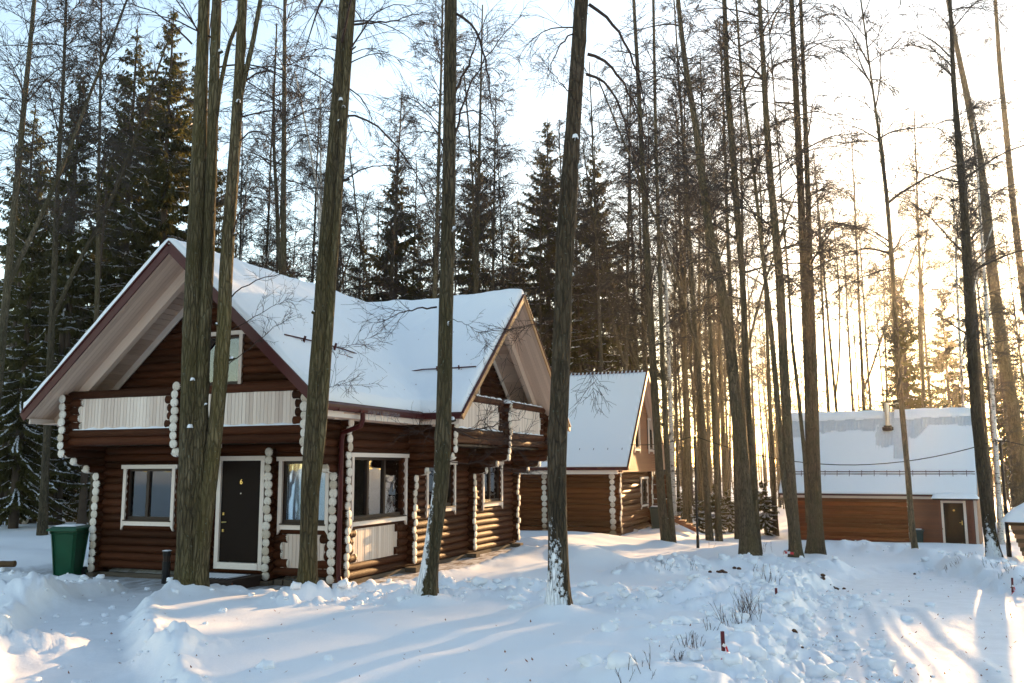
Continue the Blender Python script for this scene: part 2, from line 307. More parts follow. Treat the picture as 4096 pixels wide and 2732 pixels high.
def surface(x, y, full=False):
    g = terrain(x, y); far = np.hypot(x-CAM[0], y-CAM[1])
    depth = .22+.045*fbm(x*.30, y*.30, 3)+.016*fbm(x*1.3+5, y*1.3, 2)
    depth = depth+.10*fbm(x*.06+9, y*.06, 2)*sstep(25, 45, far)
    wob = .10*fbm(x*1.9, y*1.9, 3); lump = cells(x*3.1, y*3.1); lump2 = cells(x*6.3+4, y*6.3); lump3 = cells(x*1.6+2, y*1.6+7)
    near = sstep(60, 35, far)
    # hummocks of the planted bed, between the trail and the road
    db = dist_line(x, y, BED); bed = np.exp(-(db/1.5)**2); depth = depth+bed*(.06+.26*np.maximum(0, fbm(x*.75+1, y*.75, 2)))*near
    # wind ripples on the open snow before the house
    depth = depth+.018*np.sin((y+.25*x)*2.3+2*noise2(x*.35, y*.35))*near
    # cleared ground: before the house, along its side, and the trench that leads there
    dtr = dist_line(x, y, TRENCH)+wob*.7; dfr = np.maximum(np.maximum(-1.2-x, x-6.9), np.maximum(-1.75-y, y-.2))+wob
    dsd = np.maximum(np.maximum(6.0-x, x-(7.75+.25*np.sin(y*.6))), np.maximum(-1.9-y, y-10.8))+wob
    path = np.minimum(np.minimum(dtr-.62, dfr), dsd)
    bank = np.exp(-((path-.32)/.26)**2)*(.02+.09*lump+.06*lump2)*np.where(dtr < 2.2, 1., .7)*near
    depth = depth+bank
    fl = sstep(.34, -.06, path); depth = depth*(1-fl)+fl*(.015+.012*noise2(x*3, y*3))
    # trampled trail with clods at both sides
    dt = dist_line(x, y, TRAIL)+wob*.8; tr = sstep(.42, .10, dt); depth = depth-tr*.15+tr*.06*lump2
    depth = depth+np.exp(-((dt-.52)/.22)**2)*(.15*lump+.10*lump2+.03)*near
    # mounds and heaps
    dm = np.hypot(x-MOUND[0], (y-MOUND[1])*.8); depth = depth+.42*np.exp(-(dm/1.25)**2)
    for P, s, a in ((HEAPL, .8, .26), (HEAPL2, .7, .22), (HEAPF, .45, .12)):
        dh = np.hypot(x-P[0], y-P[1]); e = np.exp(-(dh/s)**2); depth = depth+e*(a+.14*lump+.10*lump2)
    # the road, its tracks and the clods the plough left
    inr = in_poly(x, y, ROAD); dr = dist_line(x, y, ROAD); sd_ = np.where(inr, -dr, dr)+wob*2.2+.22*fbm(x*.8+3, y*.8, 2)-.35*lump
    rd = sstep(.40, -.22, sd_); rough = .014*fbm(x*4, y*4, 3)+.010*fbm(x*1.2, y*5, 2)
    dr3 = .09+rough
    for T in TRACKS: dd = dist_line(x, y, T); dr3 = dr3-.035*sstep(.22, .12, dd)+.02*np.exp(-((dd-.30)/.08)**2)
    dri = dist_line(x, y, RIDGE); rg = np.exp(-(dri/.85)**2); depth = depth+rg*(.05+.075*lump+.085*lump2+.06*cells(x*4.4+1, y*4.4+3)+.05*fbm(x*2.2, y*2.2, 3))*near
    dbm = dist_line(x, y, BERM); depth = depth+np.exp(-(dbm/.55)**2)*(.12+.22*lump+.1*lump2)
    db3 = dist_line(x, y, BERM3); depth = depth+np.exp(-(db3/.9)**2)*(.15+.30*lump3+.12*lump)
    depth = depth*(1-rd)+rd*dr3
    for (tx, ty, tr_, th) in TREE_FEET: dq = np.hypot(x-tx, y-ty); depth = depth+th*np.exp(-(dq/tr_)**2)
    z = g+depth
    # level ground under the two far cabins
    for (hx, hy, hz), a, (ax0, ax1, ay0, ay1) in ((H2, 0., (-8, 1.0, -.6, 8)), (H3, H3A, (-9, .8, -.3, 7))):
        lx = (x-hx)*math.cos(a)+(y-hy)*math.sin(a); ly = -(x-hx)*math.sin(a)+(y-hy)*math.cos(a)
        dd = np.maximum(np.maximum(ax0-lx, lx-ax1), np.maximum(ay0-ly, ly-ay1)); k = sstep(1.6, 0., dd)
        z = z*(1-k)+(hz+.04+.05*noise2(x*2, y*2))*k
    if not full: return z
    dirt = np.maximum(fl*sstep(1.7, .3, np.minimum(np.abs(y+.25)*.8+np.where(x > 6.4, 9, 0), np.abs(x-6.75)*.75+np.where((y < 0) | (y > 9.8), 9, 0))), 0)
    dirt = np.maximum(dirt, .75*fl*sstep(1.25, .7, np.abs(x-7.35))*(y > 3)*(y < 9.6))
    ice = np.clip(fl*sstep(.3, -.2, dfr)*1.0+rd*.30+fl*.25, 0, 1)
    return z, dirt, ice
def ground_z(x, y): return float(surface(np.array([float(x)]), np.array([float(y)]))[0])
def ground_at(a, b):
    """the point of the snow surface seen at a pixel of the photograph"""
    d = ray(a, b); t = np.arange(4., 120., .02); X = CAM[None]+d[None]*t[:, None]; z = surface(X[:, 0], X[:, 1])
    i = int(np.argmax(X[:, 2] < z)); return Vector((float(X[i, 0]), float(X[i, 1]), float(z[i])))

def build_ground():
    head = math.atan2(FW[1], FW[0]); fine = np.linspace(-.64, .64, 460); coarse = np.linspace(.66, 2*math.pi-.66, 130)[1:-1]
    th = np.concatenate([fine, coarse])+head; r = 2.5*1.0105**np.arange(540); r = np.concatenate([[.2, .7, 1.5], r, [1400., 2600.]])
    R_, T_ = np.meshgrid(r, th, indexing='ij'); X = CAM[0]+R_*np.cos(T_); Y = CAM[1]+R_*np.sin(T_)
    Z, dirt, ice = surface(X.ravel(), Y.ravel(), True)
    n, m = X.shape; V = np.stack([X.ravel(), Y.ravel(), Z], -1)
    i, j = np.meshgrid(np.arange(n-1), np.arange(m), indexing='ij'); a = (i*m+j).ravel(); b = (i*m+(j+1) % m).ravel()
    me = mesh('ground', V, np.stack([a, a+m, b+m, b], -1), 'ground', True)
    for nm, arr in (('dirt', dirt), ('ice', ice)):
        at = me.attributes.new(nm, 'FLOAT', 'POINT'); at.data.foreach_set('value', arr.astype(np.float32))
    return tag(obj('ground', me), kind='structure')

# ------------------------------------------------------------------ object helpers
def mesh(name, verts, faces, mats, smooth=False, midx=None):
    me = bpy.data.meshes.new(name)
    verts = np.asarray(verts, dtype=np.float32).reshape(-1, 3)
    if isinstance(faces, np.ndarray):
        n, k = faces.shape
        me.vertices.add(len(verts)); me.vertices.foreach_set('co', verts.ravel())
        me.loops.add(n*k); me.loops.foreach_set('vertex_index', faces.astype(np.int32).ravel())
        me.polygons.add(n); me.polygons.foreach_set('loop_start', np.arange(0, n*k, k, dtype=np.int32))
        me.polygons.foreach_set('loop_total', np.full(n, k, dtype=np.int32))
        me.update(calc_edges=True)
    else:
        me.from_pydata([tuple(map(float, v)) for v in verts], [], faces); me.update()
    for m in (mats if isinstance(mats, (list, tuple)) else [mats]): me.materials.append(MATS[m])
    if midx is not None: me.polygons.foreach_set('material_index', np.asarray(midx, dtype=np.int32))
    if smooth: me.polygons.foreach_set('use_smooth', np.ones(len(me.polygons), dtype=bool))
    return me
def obj(name, me, parent=None, loc=None, rot=None, scale=None):
    o = bpy.data.objects.new(name, me); COL.objects.link(o)
    if parent is not None: o.parent = parent
    if loc is not None: o.location = loc
    if rot is not None:
        if isinstance(rot, Quaternion): o.rotation_mode = 'QUATERNION'; o.rotation_quaternion = rot
        else: o.rotation_euler = rot
    if scale is not None: o.scale = scale
    return o
def tag(o, label=None, cat=None, group=None, kind=None):
    if label: o['label'] = label
    if cat: o['category'] = cat
    if group: o['group'] = group
    if kind: o['kind'] = kind
    return o
def thing(name, label, cat, loc=(0, 0, 0), rz=0., group=None):
    return tag(obj(name, None, None, loc, (0, 0, rz)), label, cat, group)
def copy_tree(o, parent=None):
    c = o.copy(); COL.objects.link(c); c.parent = parent
    for ch in o.children: copy_tree(ch, c)
    return c
_unit = {}
def unit(kind, mat):
    k = (kind, mat)
    if k in _unit: return _unit[k]
    if kind == 'box':
        v = [(x, y, z) for x in (-.5, .5) for y in (-.5, .5) for z in (-.5, .5)]
        f = [(0, 1, 3, 2), (4, 6, 7, 5), (0, 4, 5, 1), (2, 3, 7, 6), (0, 2, 6, 4), (1, 5, 7, 3)]
        me = mesh('plank', v, f, mat)
    elif kind.startswith('log'):
        r = np.random.default_rng(int(kind[3:] or 0)+50); S, K = 14, 9; v = []; f = []
        for i in range(K):
            x = -.5+i/(K-1); rad = 1+r.uniform(-.035, .035); oy, oz = r.uniform(-.035, .035, 2)
            for j in range(S):
                a = 2*math.pi*j/S; v.append((x, rad*math.cos(a)+oy, rad*math.sin(a)+oz))
        for i in range(K-1):
            for j in range(S): f.append((i*S+j, i*S+(j+1) % S, (i+1)*S+(j+1) % S, (i+1)*S+j))
        f.append(tuple(range(S))[::-1]); f.append(tuple(range((K-1)*S, K*S)))
        me = mesh('log', v, f, mat); me.polygons.foreach_set('use_smooth', [True]*(len(f)-2)+[False]*2)
    elif kind == 'end':
        S = 16; v = []; f = []
        for rad, z in ((1., -.22), (1., 0.), (.93, .05), (0, .055)):
            for j in range(S if rad else 1): a = 2*math.pi*j/S; v.append((rad*math.cos(a), rad*math.sin(a), z))
        for i in range(2):
            for j in range(S): f.append((i*S+j, i*S+(j+1) % S, (i+1)*S+(j+1) % S, (i+1)*S+j))
        for j in range(S): f.append((2*S+j, 2*S+(j+1) % S, 3*S))
        me = mesh('log_end', v, f, mat, True)
    elif kind == 'rod':
        S = 8; v = [(math.cos(2*math.pi*j/S), math.sin(2*math.pi*j/S), z) for z in (-.5, .5) for j in range(S)]
        f = [(j, (j+1) % S, S+(j+1) % S, S+j) for j in range(S)]+[tuple(range(S))[::-1], tuple(range(S, 2*S))]
        me = mesh('rod', v, f, mat)
    _unit[k] = me; return me
def box(name, c, s, mat, parent=None, rot=None): return obj(name, unit('box', mat), parent, c, rot, s)
def box2(name, a, b, mat, parent=None):
    return box(name, [(p+q)/2 for p, q in zip(a, b)], [abs(q-p) for p, q in zip(a, b)], mat, parent)
_nlog = [0]
def log(p0, p1, r, mat, parent, name='log'):
    p0 = Vector(p0); p1 = Vector(p1); d = p1-p0; _nlog[0] += 1
    q = Vector((1, 0, 0)).rotation_difference(d.normalized())
    q = q @ Quaternion((1, 0, 0), random.uniform(0, 6.28))
    return obj(name, unit('log%d' % (_nlog[0] % 5), mat), parent, (p0+p1)/2, q, (d.length, r, r))
def log_end(p, n, r, parent, mat='log_end'):
    q = Vector(n).to_track_quat('Z', 'Y')
    return obj('log_end', unit('end', mat), parent, Vector(p), q, (r, r, .12))
def rod(name, p0, p1, r, mat, parent):
    p0 = Vector(p0); p1 = Vector(p1); d = p1-p0
    return obj(name, unit('rod', mat), parent, (p0+p1)/2, d.to_track_quat('Z', 'Y'), (r, r, d.length))
def tube_mesh(name, pts, rad, S, mats, cap=True):
    pts = np.asarray(pts, float); K = len(pts); rad = np.broadcast_to(rad, (K,))
    v, f = tubes(pts[None], rad[None], S)
    return mesh(name, v, f, mats, True)
def tubes(pts, rad, S):
    """pts (N,K,3), rad (N,K) -> verts, quads of N tubes with S sides"""
    N, K, _ = pts.shape
    T = np.gradient(pts, axis=1); T /= np.linalg.norm(T, axis=2, keepdims=True)+1e-9
    m = T.mean(axis=1); m /= np.linalg.norm(m, axis=1, keepdims=True)+1e-9
    ref = np.where(np.abs(m[:, 2:3]) > .8, np.array([[1., 0, 0]]), np.array([[0., 0, 1.]]))
    ref = np.broadcast_to(ref[:, None, :], T.shape)
    A = np.cross(T, ref); A /= np.linalg.norm(A, axis=2, keepdims=True)+1e-9; B = np.cross(T, A)
    an = 2*np.pi*np.arange(S)/S
    V = pts[:, :, None, :]+rad[:, :, None, None]*(A[:, :, None, :]*np.cos(an)[None, None, :, None]+B[:, :, None, :]*np.sin(an)[None, None, :, None])
    i = np.arange(N)[:, None, None]*K*S; k = np.arange(K-1)[None, :, None]*S; j = np.arange(S)[None, None, :]; j2 = (j+1) % S
    Q = np.stack([i+k+j, i+k+S+j, i+k+S+j2, i+k+j2], axis=-1).reshape(-1, 4)
    return V.reshape(-1, 3), Q


# ------------------------------------------------------------------ trees
def nrm(v): return v/(np.linalg.norm(v, axis=-1, keepdims=True)+1e-9)
def grow(rng, start, d, length, K, wander, droop, lift=0.):
    """N branches of K points: they wander, bend down (droop) or up (lift) along their length"""
    N = len(start); P = np.zeros((N, K, 3)); P[:, 0] = start; d = nrm(d); st = (length/(K-1))[:, None]
    for i in range(1, K):
        t = i/(K-1); d = nrm(d+rng.normal(0, wander, (N, 3))+np.array([0, 0, lift*(1-t)-droop*t])[None]); P[:, i] = P[:, i-1]+d*st
    return P
def along(P, t):
    K = P.shape[1]; f = t*(K-1); i = np.minimum(f.astype(int), K-2); u = (f-i)[:, None]; n = np.arange(len(P)) if len(t) == len(P) else None
    a = P[np.arange(len(t)), i]; b = P[np.arange(len(t)), i+1]; return a+(b-a)*u, nrm(b-a)
def children(rng, P, rad0, per, t0, t1, spread):
    N = len(P); idx = np.repeat(np.arange(N), per); t = rng.uniform(t0, t1, len(idx)); p, tan = along(P[idx], t)
    side = nrm(np.cross(tan, rng.normal(0, 1, (len(idx), 3)))); ang = rng.uniform(spread*.6, spread*1.3, (len(idx), 1))
    return idx, t, p, nrm(tan*np.cos(ang)+side*np.sin(ang))
def taper(r0, K, end=.25): return r0[:, None]*np.linspace(1, end, K)[None, :]
class Acc:
    def __init__(s): s.v = []; s.f = []; s.m = []; s.n = 0
    def add(s, v, f, m=0): s.v.append(v); s.f.append(f+s.n); s.m.append(np.full(len(f), m)); s.n += len(v)
    def mesh(s, name, mats, smooth=True): return mesh(name, np.concatenate(s.v), np.concatenate(s.f), mats, smooth, np.concatenate(s.m))
def leaves(rng, pts, size, acc, m):
    N = len(pts); a = nrm(rng.normal(0, 1, (N, 3))); b = nrm(np.cross(a, rng.normal(0, 1, (N, 3)))); s = size*rng.uniform(.6, 1.3, (N, 1))
    q = np.stack([pts, pts+a*s*.5+b*s*.3, pts+a*s, pts+a*s*.5-b*s*.3], 1).reshape(-1, 3); acc.add(q, np.arange(N*4).reshape(-1, 4), m)
def crown(rng, trunk, h0, h1, n1, L1, acc, up=.9, per=(6, 6, 2), fine=True, r1=.035, droop=.10, seeds=.0, tw=.0085):
    """limbs and twigs round a trunk path (K,3) between two heights (fractions of the path): they rise, arch over and hang"""
    t = rng.uniform(0, 1, n1)*(h1-h0)+h0; p, tan = along(np.repeat(trunk[None], n1, 0), t)
    az = rng.uniform(0, 2*np.pi, n1); el = rng.normal(up, .25, n1)
    d = np.stack([np.cos(az)*np.cos(el), np.sin(az)*np.cos(el), np.sin(el)], -1)
    u = (t-h0)/(h1-h0+1e-6); L = L1*rng.uniform(.45, 1.25, n1)*(1-.55*u)*np.clip(.5+u*3, 0, 1)
    P1 = grow(rng, p, d, L, 9, .07, droop*1.8); R1 = np.maximum(r1*(L/L1)**.9*rng.uniform(.7, 1.1, n1), tw*1.6); acc.add(*tubes(P1, taper(R1, 9, .25), 4))
    i2, t2, p2, d2 = children(rng, P1, R1, per[0], .12, .98, .62); L2 = L[i2]*.50*(1.2-.7*t2)*rng.uniform(.4, 1.3, len(i2))
    P2 = grow(rng, p2, d2, L2, 5, .08, droop*1.5, .06); R2 = np.maximum(R1[i2]*.40*(1-.5*t2), tw); acc.add(*tubes(P2, taper(R2, 5, .5), 3))
    i3, t3, p3, d3 = children(rng, P2, R2, per[1], .10, 1., .6); L3 = np.clip(L2[i3]*.55*rng.uniform(.4, 1.3, len(i3)), .2, 1.3)
    P3 = grow(rng, p3, d3, L3, 3, .09, droop*1.6, .03); R3 = np.full(len(i3), tw*.72); acc.add(*tubes(P3, taper(R3, 3, .6), 3)); last = P3[:, -1]
    if per[2]:
        i4, t4, p4, d4 = children(rng, P3, R3, per[2], .15, .95, .5); L4 = L3[i4]*rng.uniform(.3, .7, len(i4))
        P4 = grow(rng, p4, d4, L4, 2, .05, 0); acc.add(*tubes(P4, taper(np.full(len(i4), tw*.5), 2, .7), 3)); last = P4[:, -1]
    if seeds:
        k = rng.random(len(last)) < seeds; leaves(rng, last[k], .06, acc, 1)
def trunk_path(rng, h, lean, K=22, wob=.10):
    z = np.linspace(0, h, K); ax, ay = rng.uniform(-1, 1, 2)*lean; u = z/h
    x = ax*u+np.cumsum(rng.normal(0, wob, K))*.16*u; y = ay*u+np.cumsum(rng.normal(0, wob, K))*.16*u; return np.stack([x, y, z-.35*(u == 0)], -1)
def bare_variant(seed, h, r, mat, n1=42, L1=3.6, fine=True, h0=.32, up=.85, per=(7, 6, 3), fork=False, seeds=0., droop=.10, lean=.9, tw=.0085):
    rng = np.random.default_rng(seed); tp = trunk_path(rng, h, lean); rad = r*(1-.80*np.linspace(0, 1, len(tp))**1.1); rad[0] *= 1.45; rad[1] *= 1.06
    a = Acc(); a.add(*tubes(tp[None], rad[None], 10)); c = Acc()
    crown(rng, tp, h0, .99, n1, L1, c, up, per, fine, seeds=seeds, droop=droop, tw=tw)
    if fork:
        j = int(len(tp)*rng.uniform(.3, .45)); d = nrm(np.array([*rng.normal(0, 1, 2), 3.4])); P = grow(rng, tp[j][None], d[None], np.array([h*.5]), 14, .03, 0, .03)
        a.add(*tubes(P, np.linspace(rad[j]*.75, .03, 14)[None], 8)); crown(rng, P[0], .25, .98, n1//3, L1*.7, c, up, per, fine, seeds=seeds, droop=droop)
    # a few dead snags low on the stem
    n = 7; t = rng.uniform(min(.08, h0*.4), h0, n); p, _ = along(np.repeat(tp[None], n, 0), t); az = rng.uniform(0, 6.28, n)
    d = np.stack([np.cos(az), np.sin(az), rng.uniform(-.1, .5, n)], -1); P = grow(rng, p, d, rng.uniform(.5, 1.8, n), 6, .16, .10); c.add(*tubes(P, taper(np.full(n, .014), 6, .3), 4))
    return a.mesh('trunk', [mat]), c.mesh('crown', ['twig', 'seed'])
def spruce_variant(seed, h, base=.12, wid=3.0, snow=.10, dens=1., brown=False, col='needle'):
    rng = np.random.default_rng(seed); K = 16; z = np.linspace(-.3, h, K); tp = np.stack([rng.normal(0, .02, K), rng.normal(0, .02, K), z], -1)
    a = Acc(); r0 = .012*h+.02; a.add(*tubes(tp[None], (r0*(1-.93*np.linspace(0, 1, K)))[None], 9)); c = Acc()
    n = int(10.5*h*dens); u = np.sort(rng.uniform(0, 1, n)**.85); zz = h*(base+(1-base-.01)*u)
    L = wid*(1-u)**.82*rng.uniform(.55, 1.15, n)*np.clip(.45+u*4.5, 0, 1)+.14; az = rng.uniform(0, 6.28, n)
    el = -.42+1.0*u**1.5+rng.normal(0, .12, n); s = np.stack([np.zeros(n), np.zeros(n), zz], -1); d = np.stack([np.cos(az)*np.cos(el), np.sin(az)*np.cos(el), np.sin(el)], -1)
    P = grow(rng, s, d, L, 7, .05, -.10, -.06); c.add(*tubes(P, taper(.010+.007*L, 7, .2), 4), 1)
    # hanging sprays of needles along each bough
    per = np.maximum(10, (L*40*dens)).astype(int); idx = np.repeat(np.arange(n), per); t = rng.uniform(.10, 1., len(idx)); p, tan = along(P[idx], t)
    side = nrm(np.cross(tan, np.array([0, 0, 1.])[None]+0*tan)); m = len(idx); sg = rng.choice((-1., 1.), m)[:, None]
    ln = (.13+.30*np.minimum(L[idx], 2.)/2*(1.1-t))*rng.uniform(.5, 1.3, m); dr = rng.uniform(.3, 2.2, m)[:, None]
    d2 = nrm(side*sg*rng.uniform(.5, 1., (m, 1))+tan*rng.uniform(.2, .9, (m, 1))-np.array([0, 0, 1.])[None]*dr); w2 = nrm(np.cross(d2, rng.normal(0, 1, (m, 3))))
    Lc = ln[:, None]; wd = Lc*rng.uniform(.14, .27, (m, 1))
    q = np.stack([p, p+d2*Lc*.45+w2*wd, p+d2*Lc, p+d2*Lc*.5-w2*wd], 1).reshape(-1, 3); c.add(q, np.arange(m*4).reshape(-1, 4), 0)
    # a second, finer layer of tassels
    k = rng.random(m) < .9; p3 = (p+d2*Lc*rng.uniform(.3, .9, (m, 1)))[k]; m3 = len(p3); d3 = nrm(d2[k]+rng.normal(0, .6, (m3, 3))-np.array([0, 0, .5])[None]); w3 = nrm(np.cross(d3, rng.normal(0, 1, (m3, 3))))
    l3 = Lc[k]*rng.uniform(.4, .8, (m3, 1)); q = np.stack([p3, p3+d3*l3*.4+w3*l3*.16, p3+d3*l3, p3+d3*l3*.5-w3*l3*.16], 1).reshape(-1, 3); c.add(q, np.arange(m3*4).reshape(-1, 4), 0)
    if snow:     # snow lying along the lower boughs
        k = (rng.random(m) < snow*np.clip(1.5-1.6*u[idx], 0, 1)) ; ps = p[k]+np.array([0, 0, .02]); ms = len(ps); tt = nrm(tan[k]+rng.normal(0, .35, (ms, 3))); ss = nrm(np.cross(tt, np.array([0, 0, 1.])[None]+0*tt)); l = rng.uniform(.05, .20, (ms, 1))
        top = np.array([0, 0, 1.])[None]*l*.22
        q = np.stack([ps-tt*l, ps-ss*l*.32+top, ps+tt*l, ps+ss*l*.32+top], 1).reshape(-1, 3); c.add(q, np.arange(ms*4).reshape(-1, 4), 2)
    return a.mesh('trunk', ['bark_spruce']), c.mesh('crown', [col, 'bark_spruce', 'snow'], False)
def plant(name, var, x, y, rz, sc, label, cat='tree', group=None, tilt=(0, 0), z=None):
    zz = ground_z(x, y) if z is None else z
    e = tag(obj(name, None, None, (x, y, zz-.05), (tilt[0], tilt[1], rz), (sc, sc, sc)), label, cat, group)
    obj('trunk', var[0], e); obj('crown', var[1], e); return e
# a stem drawn through pixels of the photograph (x, y, width in the 2351 wide view), standing upright at its foot's distance
PXS = 4096/2351
def stem_points(px, foot, n=60, top=19., wk=.88):
    hd = np.array([FW[0], FW[1], 0]); hd /= np.linalg.norm(hd); D0 = (np.array(foot)-CAM)@hd; out = []
    for (a, b, wd) in px:
        d = ray(a*PXS, b*PXS); t = D0/(d@hd); X = CAM+d*t; out.append([*X, wd*PXS/F_PX*t*(FW@d)*.5])
    out = np.array(out)
    while out[-1, 2] < top-1:
        k = (out[-1]-out[-3])/max(.05, out[-1, 2]-out[-3, 2])*2.; nx = out[-1]+k; nx[3] = max(.02, out[-1, 3]*.86); out = np.vstack([out, nx])
    s = np.concatenate([[0], np.cumsum(np.linalg.norm(np.diff(out[:, :3], axis=0), axis=1))]); u = np.linspace(0, s[-1], n)
    P = np.stack([np.interp(u, s, out[:, i]) for i in range(4)], -1); P[:, 3] *= wk
    for _ in range(3): P[1:-1] = (P[:-2]+2*P[1:-1]+P[2:])/4
    return P
def stem_mesh(acc, P, S=22, flare=.35, rough=.035, seed=0, foot=True):
    K = len(P); v, f = tubes(P[None, :, :3], P[None, :, 3], S); v = v.reshape(K, S, 3)
    an = np.arange(S)/S*2*np.pi; ii, jj = np.meshgrid(np.arange(K), np.arange(S), indexing='ij'); s = P[:, 2][:, None]-P[0, 2]
    k = 1+rough*(noise2(np.cos(an)[None]*3.2+seed+0*s, s*1.1+np.sin(an)[None]*3.2)+.7*noise2(np.cos(an)[None]*8+seed+0*s, s*4+np.sin(an)[None]*8))*2
    if foot: k = k+flare*np.exp(-s/.28)*(1+.5*np.sin(an*5+seed)[None])
    rk = np.random.default_rng(int(seed*10)+3)
    for _ in range(9):
        zk = rk.uniform(.6, 12); ak = rk.uniform(0, 6.28); sz = rk.uniform(.05, .13); da = np.abs((an-ak+np.pi) % (2*np.pi)-np.pi)[None]
        k = k+rk.uniform(.10, .26)*np.exp(-((s-zk)/sz)**2-(da/.55)**2)
    v = P[:, None, :3]+(v-P[:, None, :3])*k[:, :, None]; acc.add(v.reshape(-1, 3), f)
def branch(acc, px, foot, r0, rng, twigs=26, tl=.6, jitter=.25, off=0., origin=None):
    """a limb drawn through pixels, with twigs; it bends a little out of the plane of the picture"""
    P = stem_points([(a, b, 2) for a, b in px], foot, 14, -99)[:, :3]; hd = np.array([FW[0], FW[1], 0]); P = P+hd[None]*(np.linspace(0, 1, 14)**1.3)[:, None]*off
    P = P+rng.normal(0, .012, P.shape); P = P-origin[None]; n = len(P); acc.add(*tubes(P[None], np.linspace(r0, r0*.22, n)[None], 6))
    i2, t2, p2, d2 = children(rng, P[None], None, twigs, .25, 1., .75); L2 = tl*rng.uniform(.4, 1.3, len(i2))*(1.2-.6*t2); P2 = grow(rng, p2, d2, L2, 6, .16, .05, .03); acc.add(*tubes(P2, taper(np.full(len(i2), max(.0045, r0*.22)), 6, .4), 3))
    i3, t3, p3, d3 = children(rng, P2, None, 5, .2, 1., .7); L3 = L2[i3]*rng.uniform(.25, .5, len(i3)); P3 = grow(rng, p3, d3, L3, 4, .18, .02); acc.add(*tubes(P3, taper(np.full(len(i3), .0035), 4, .6), 3))
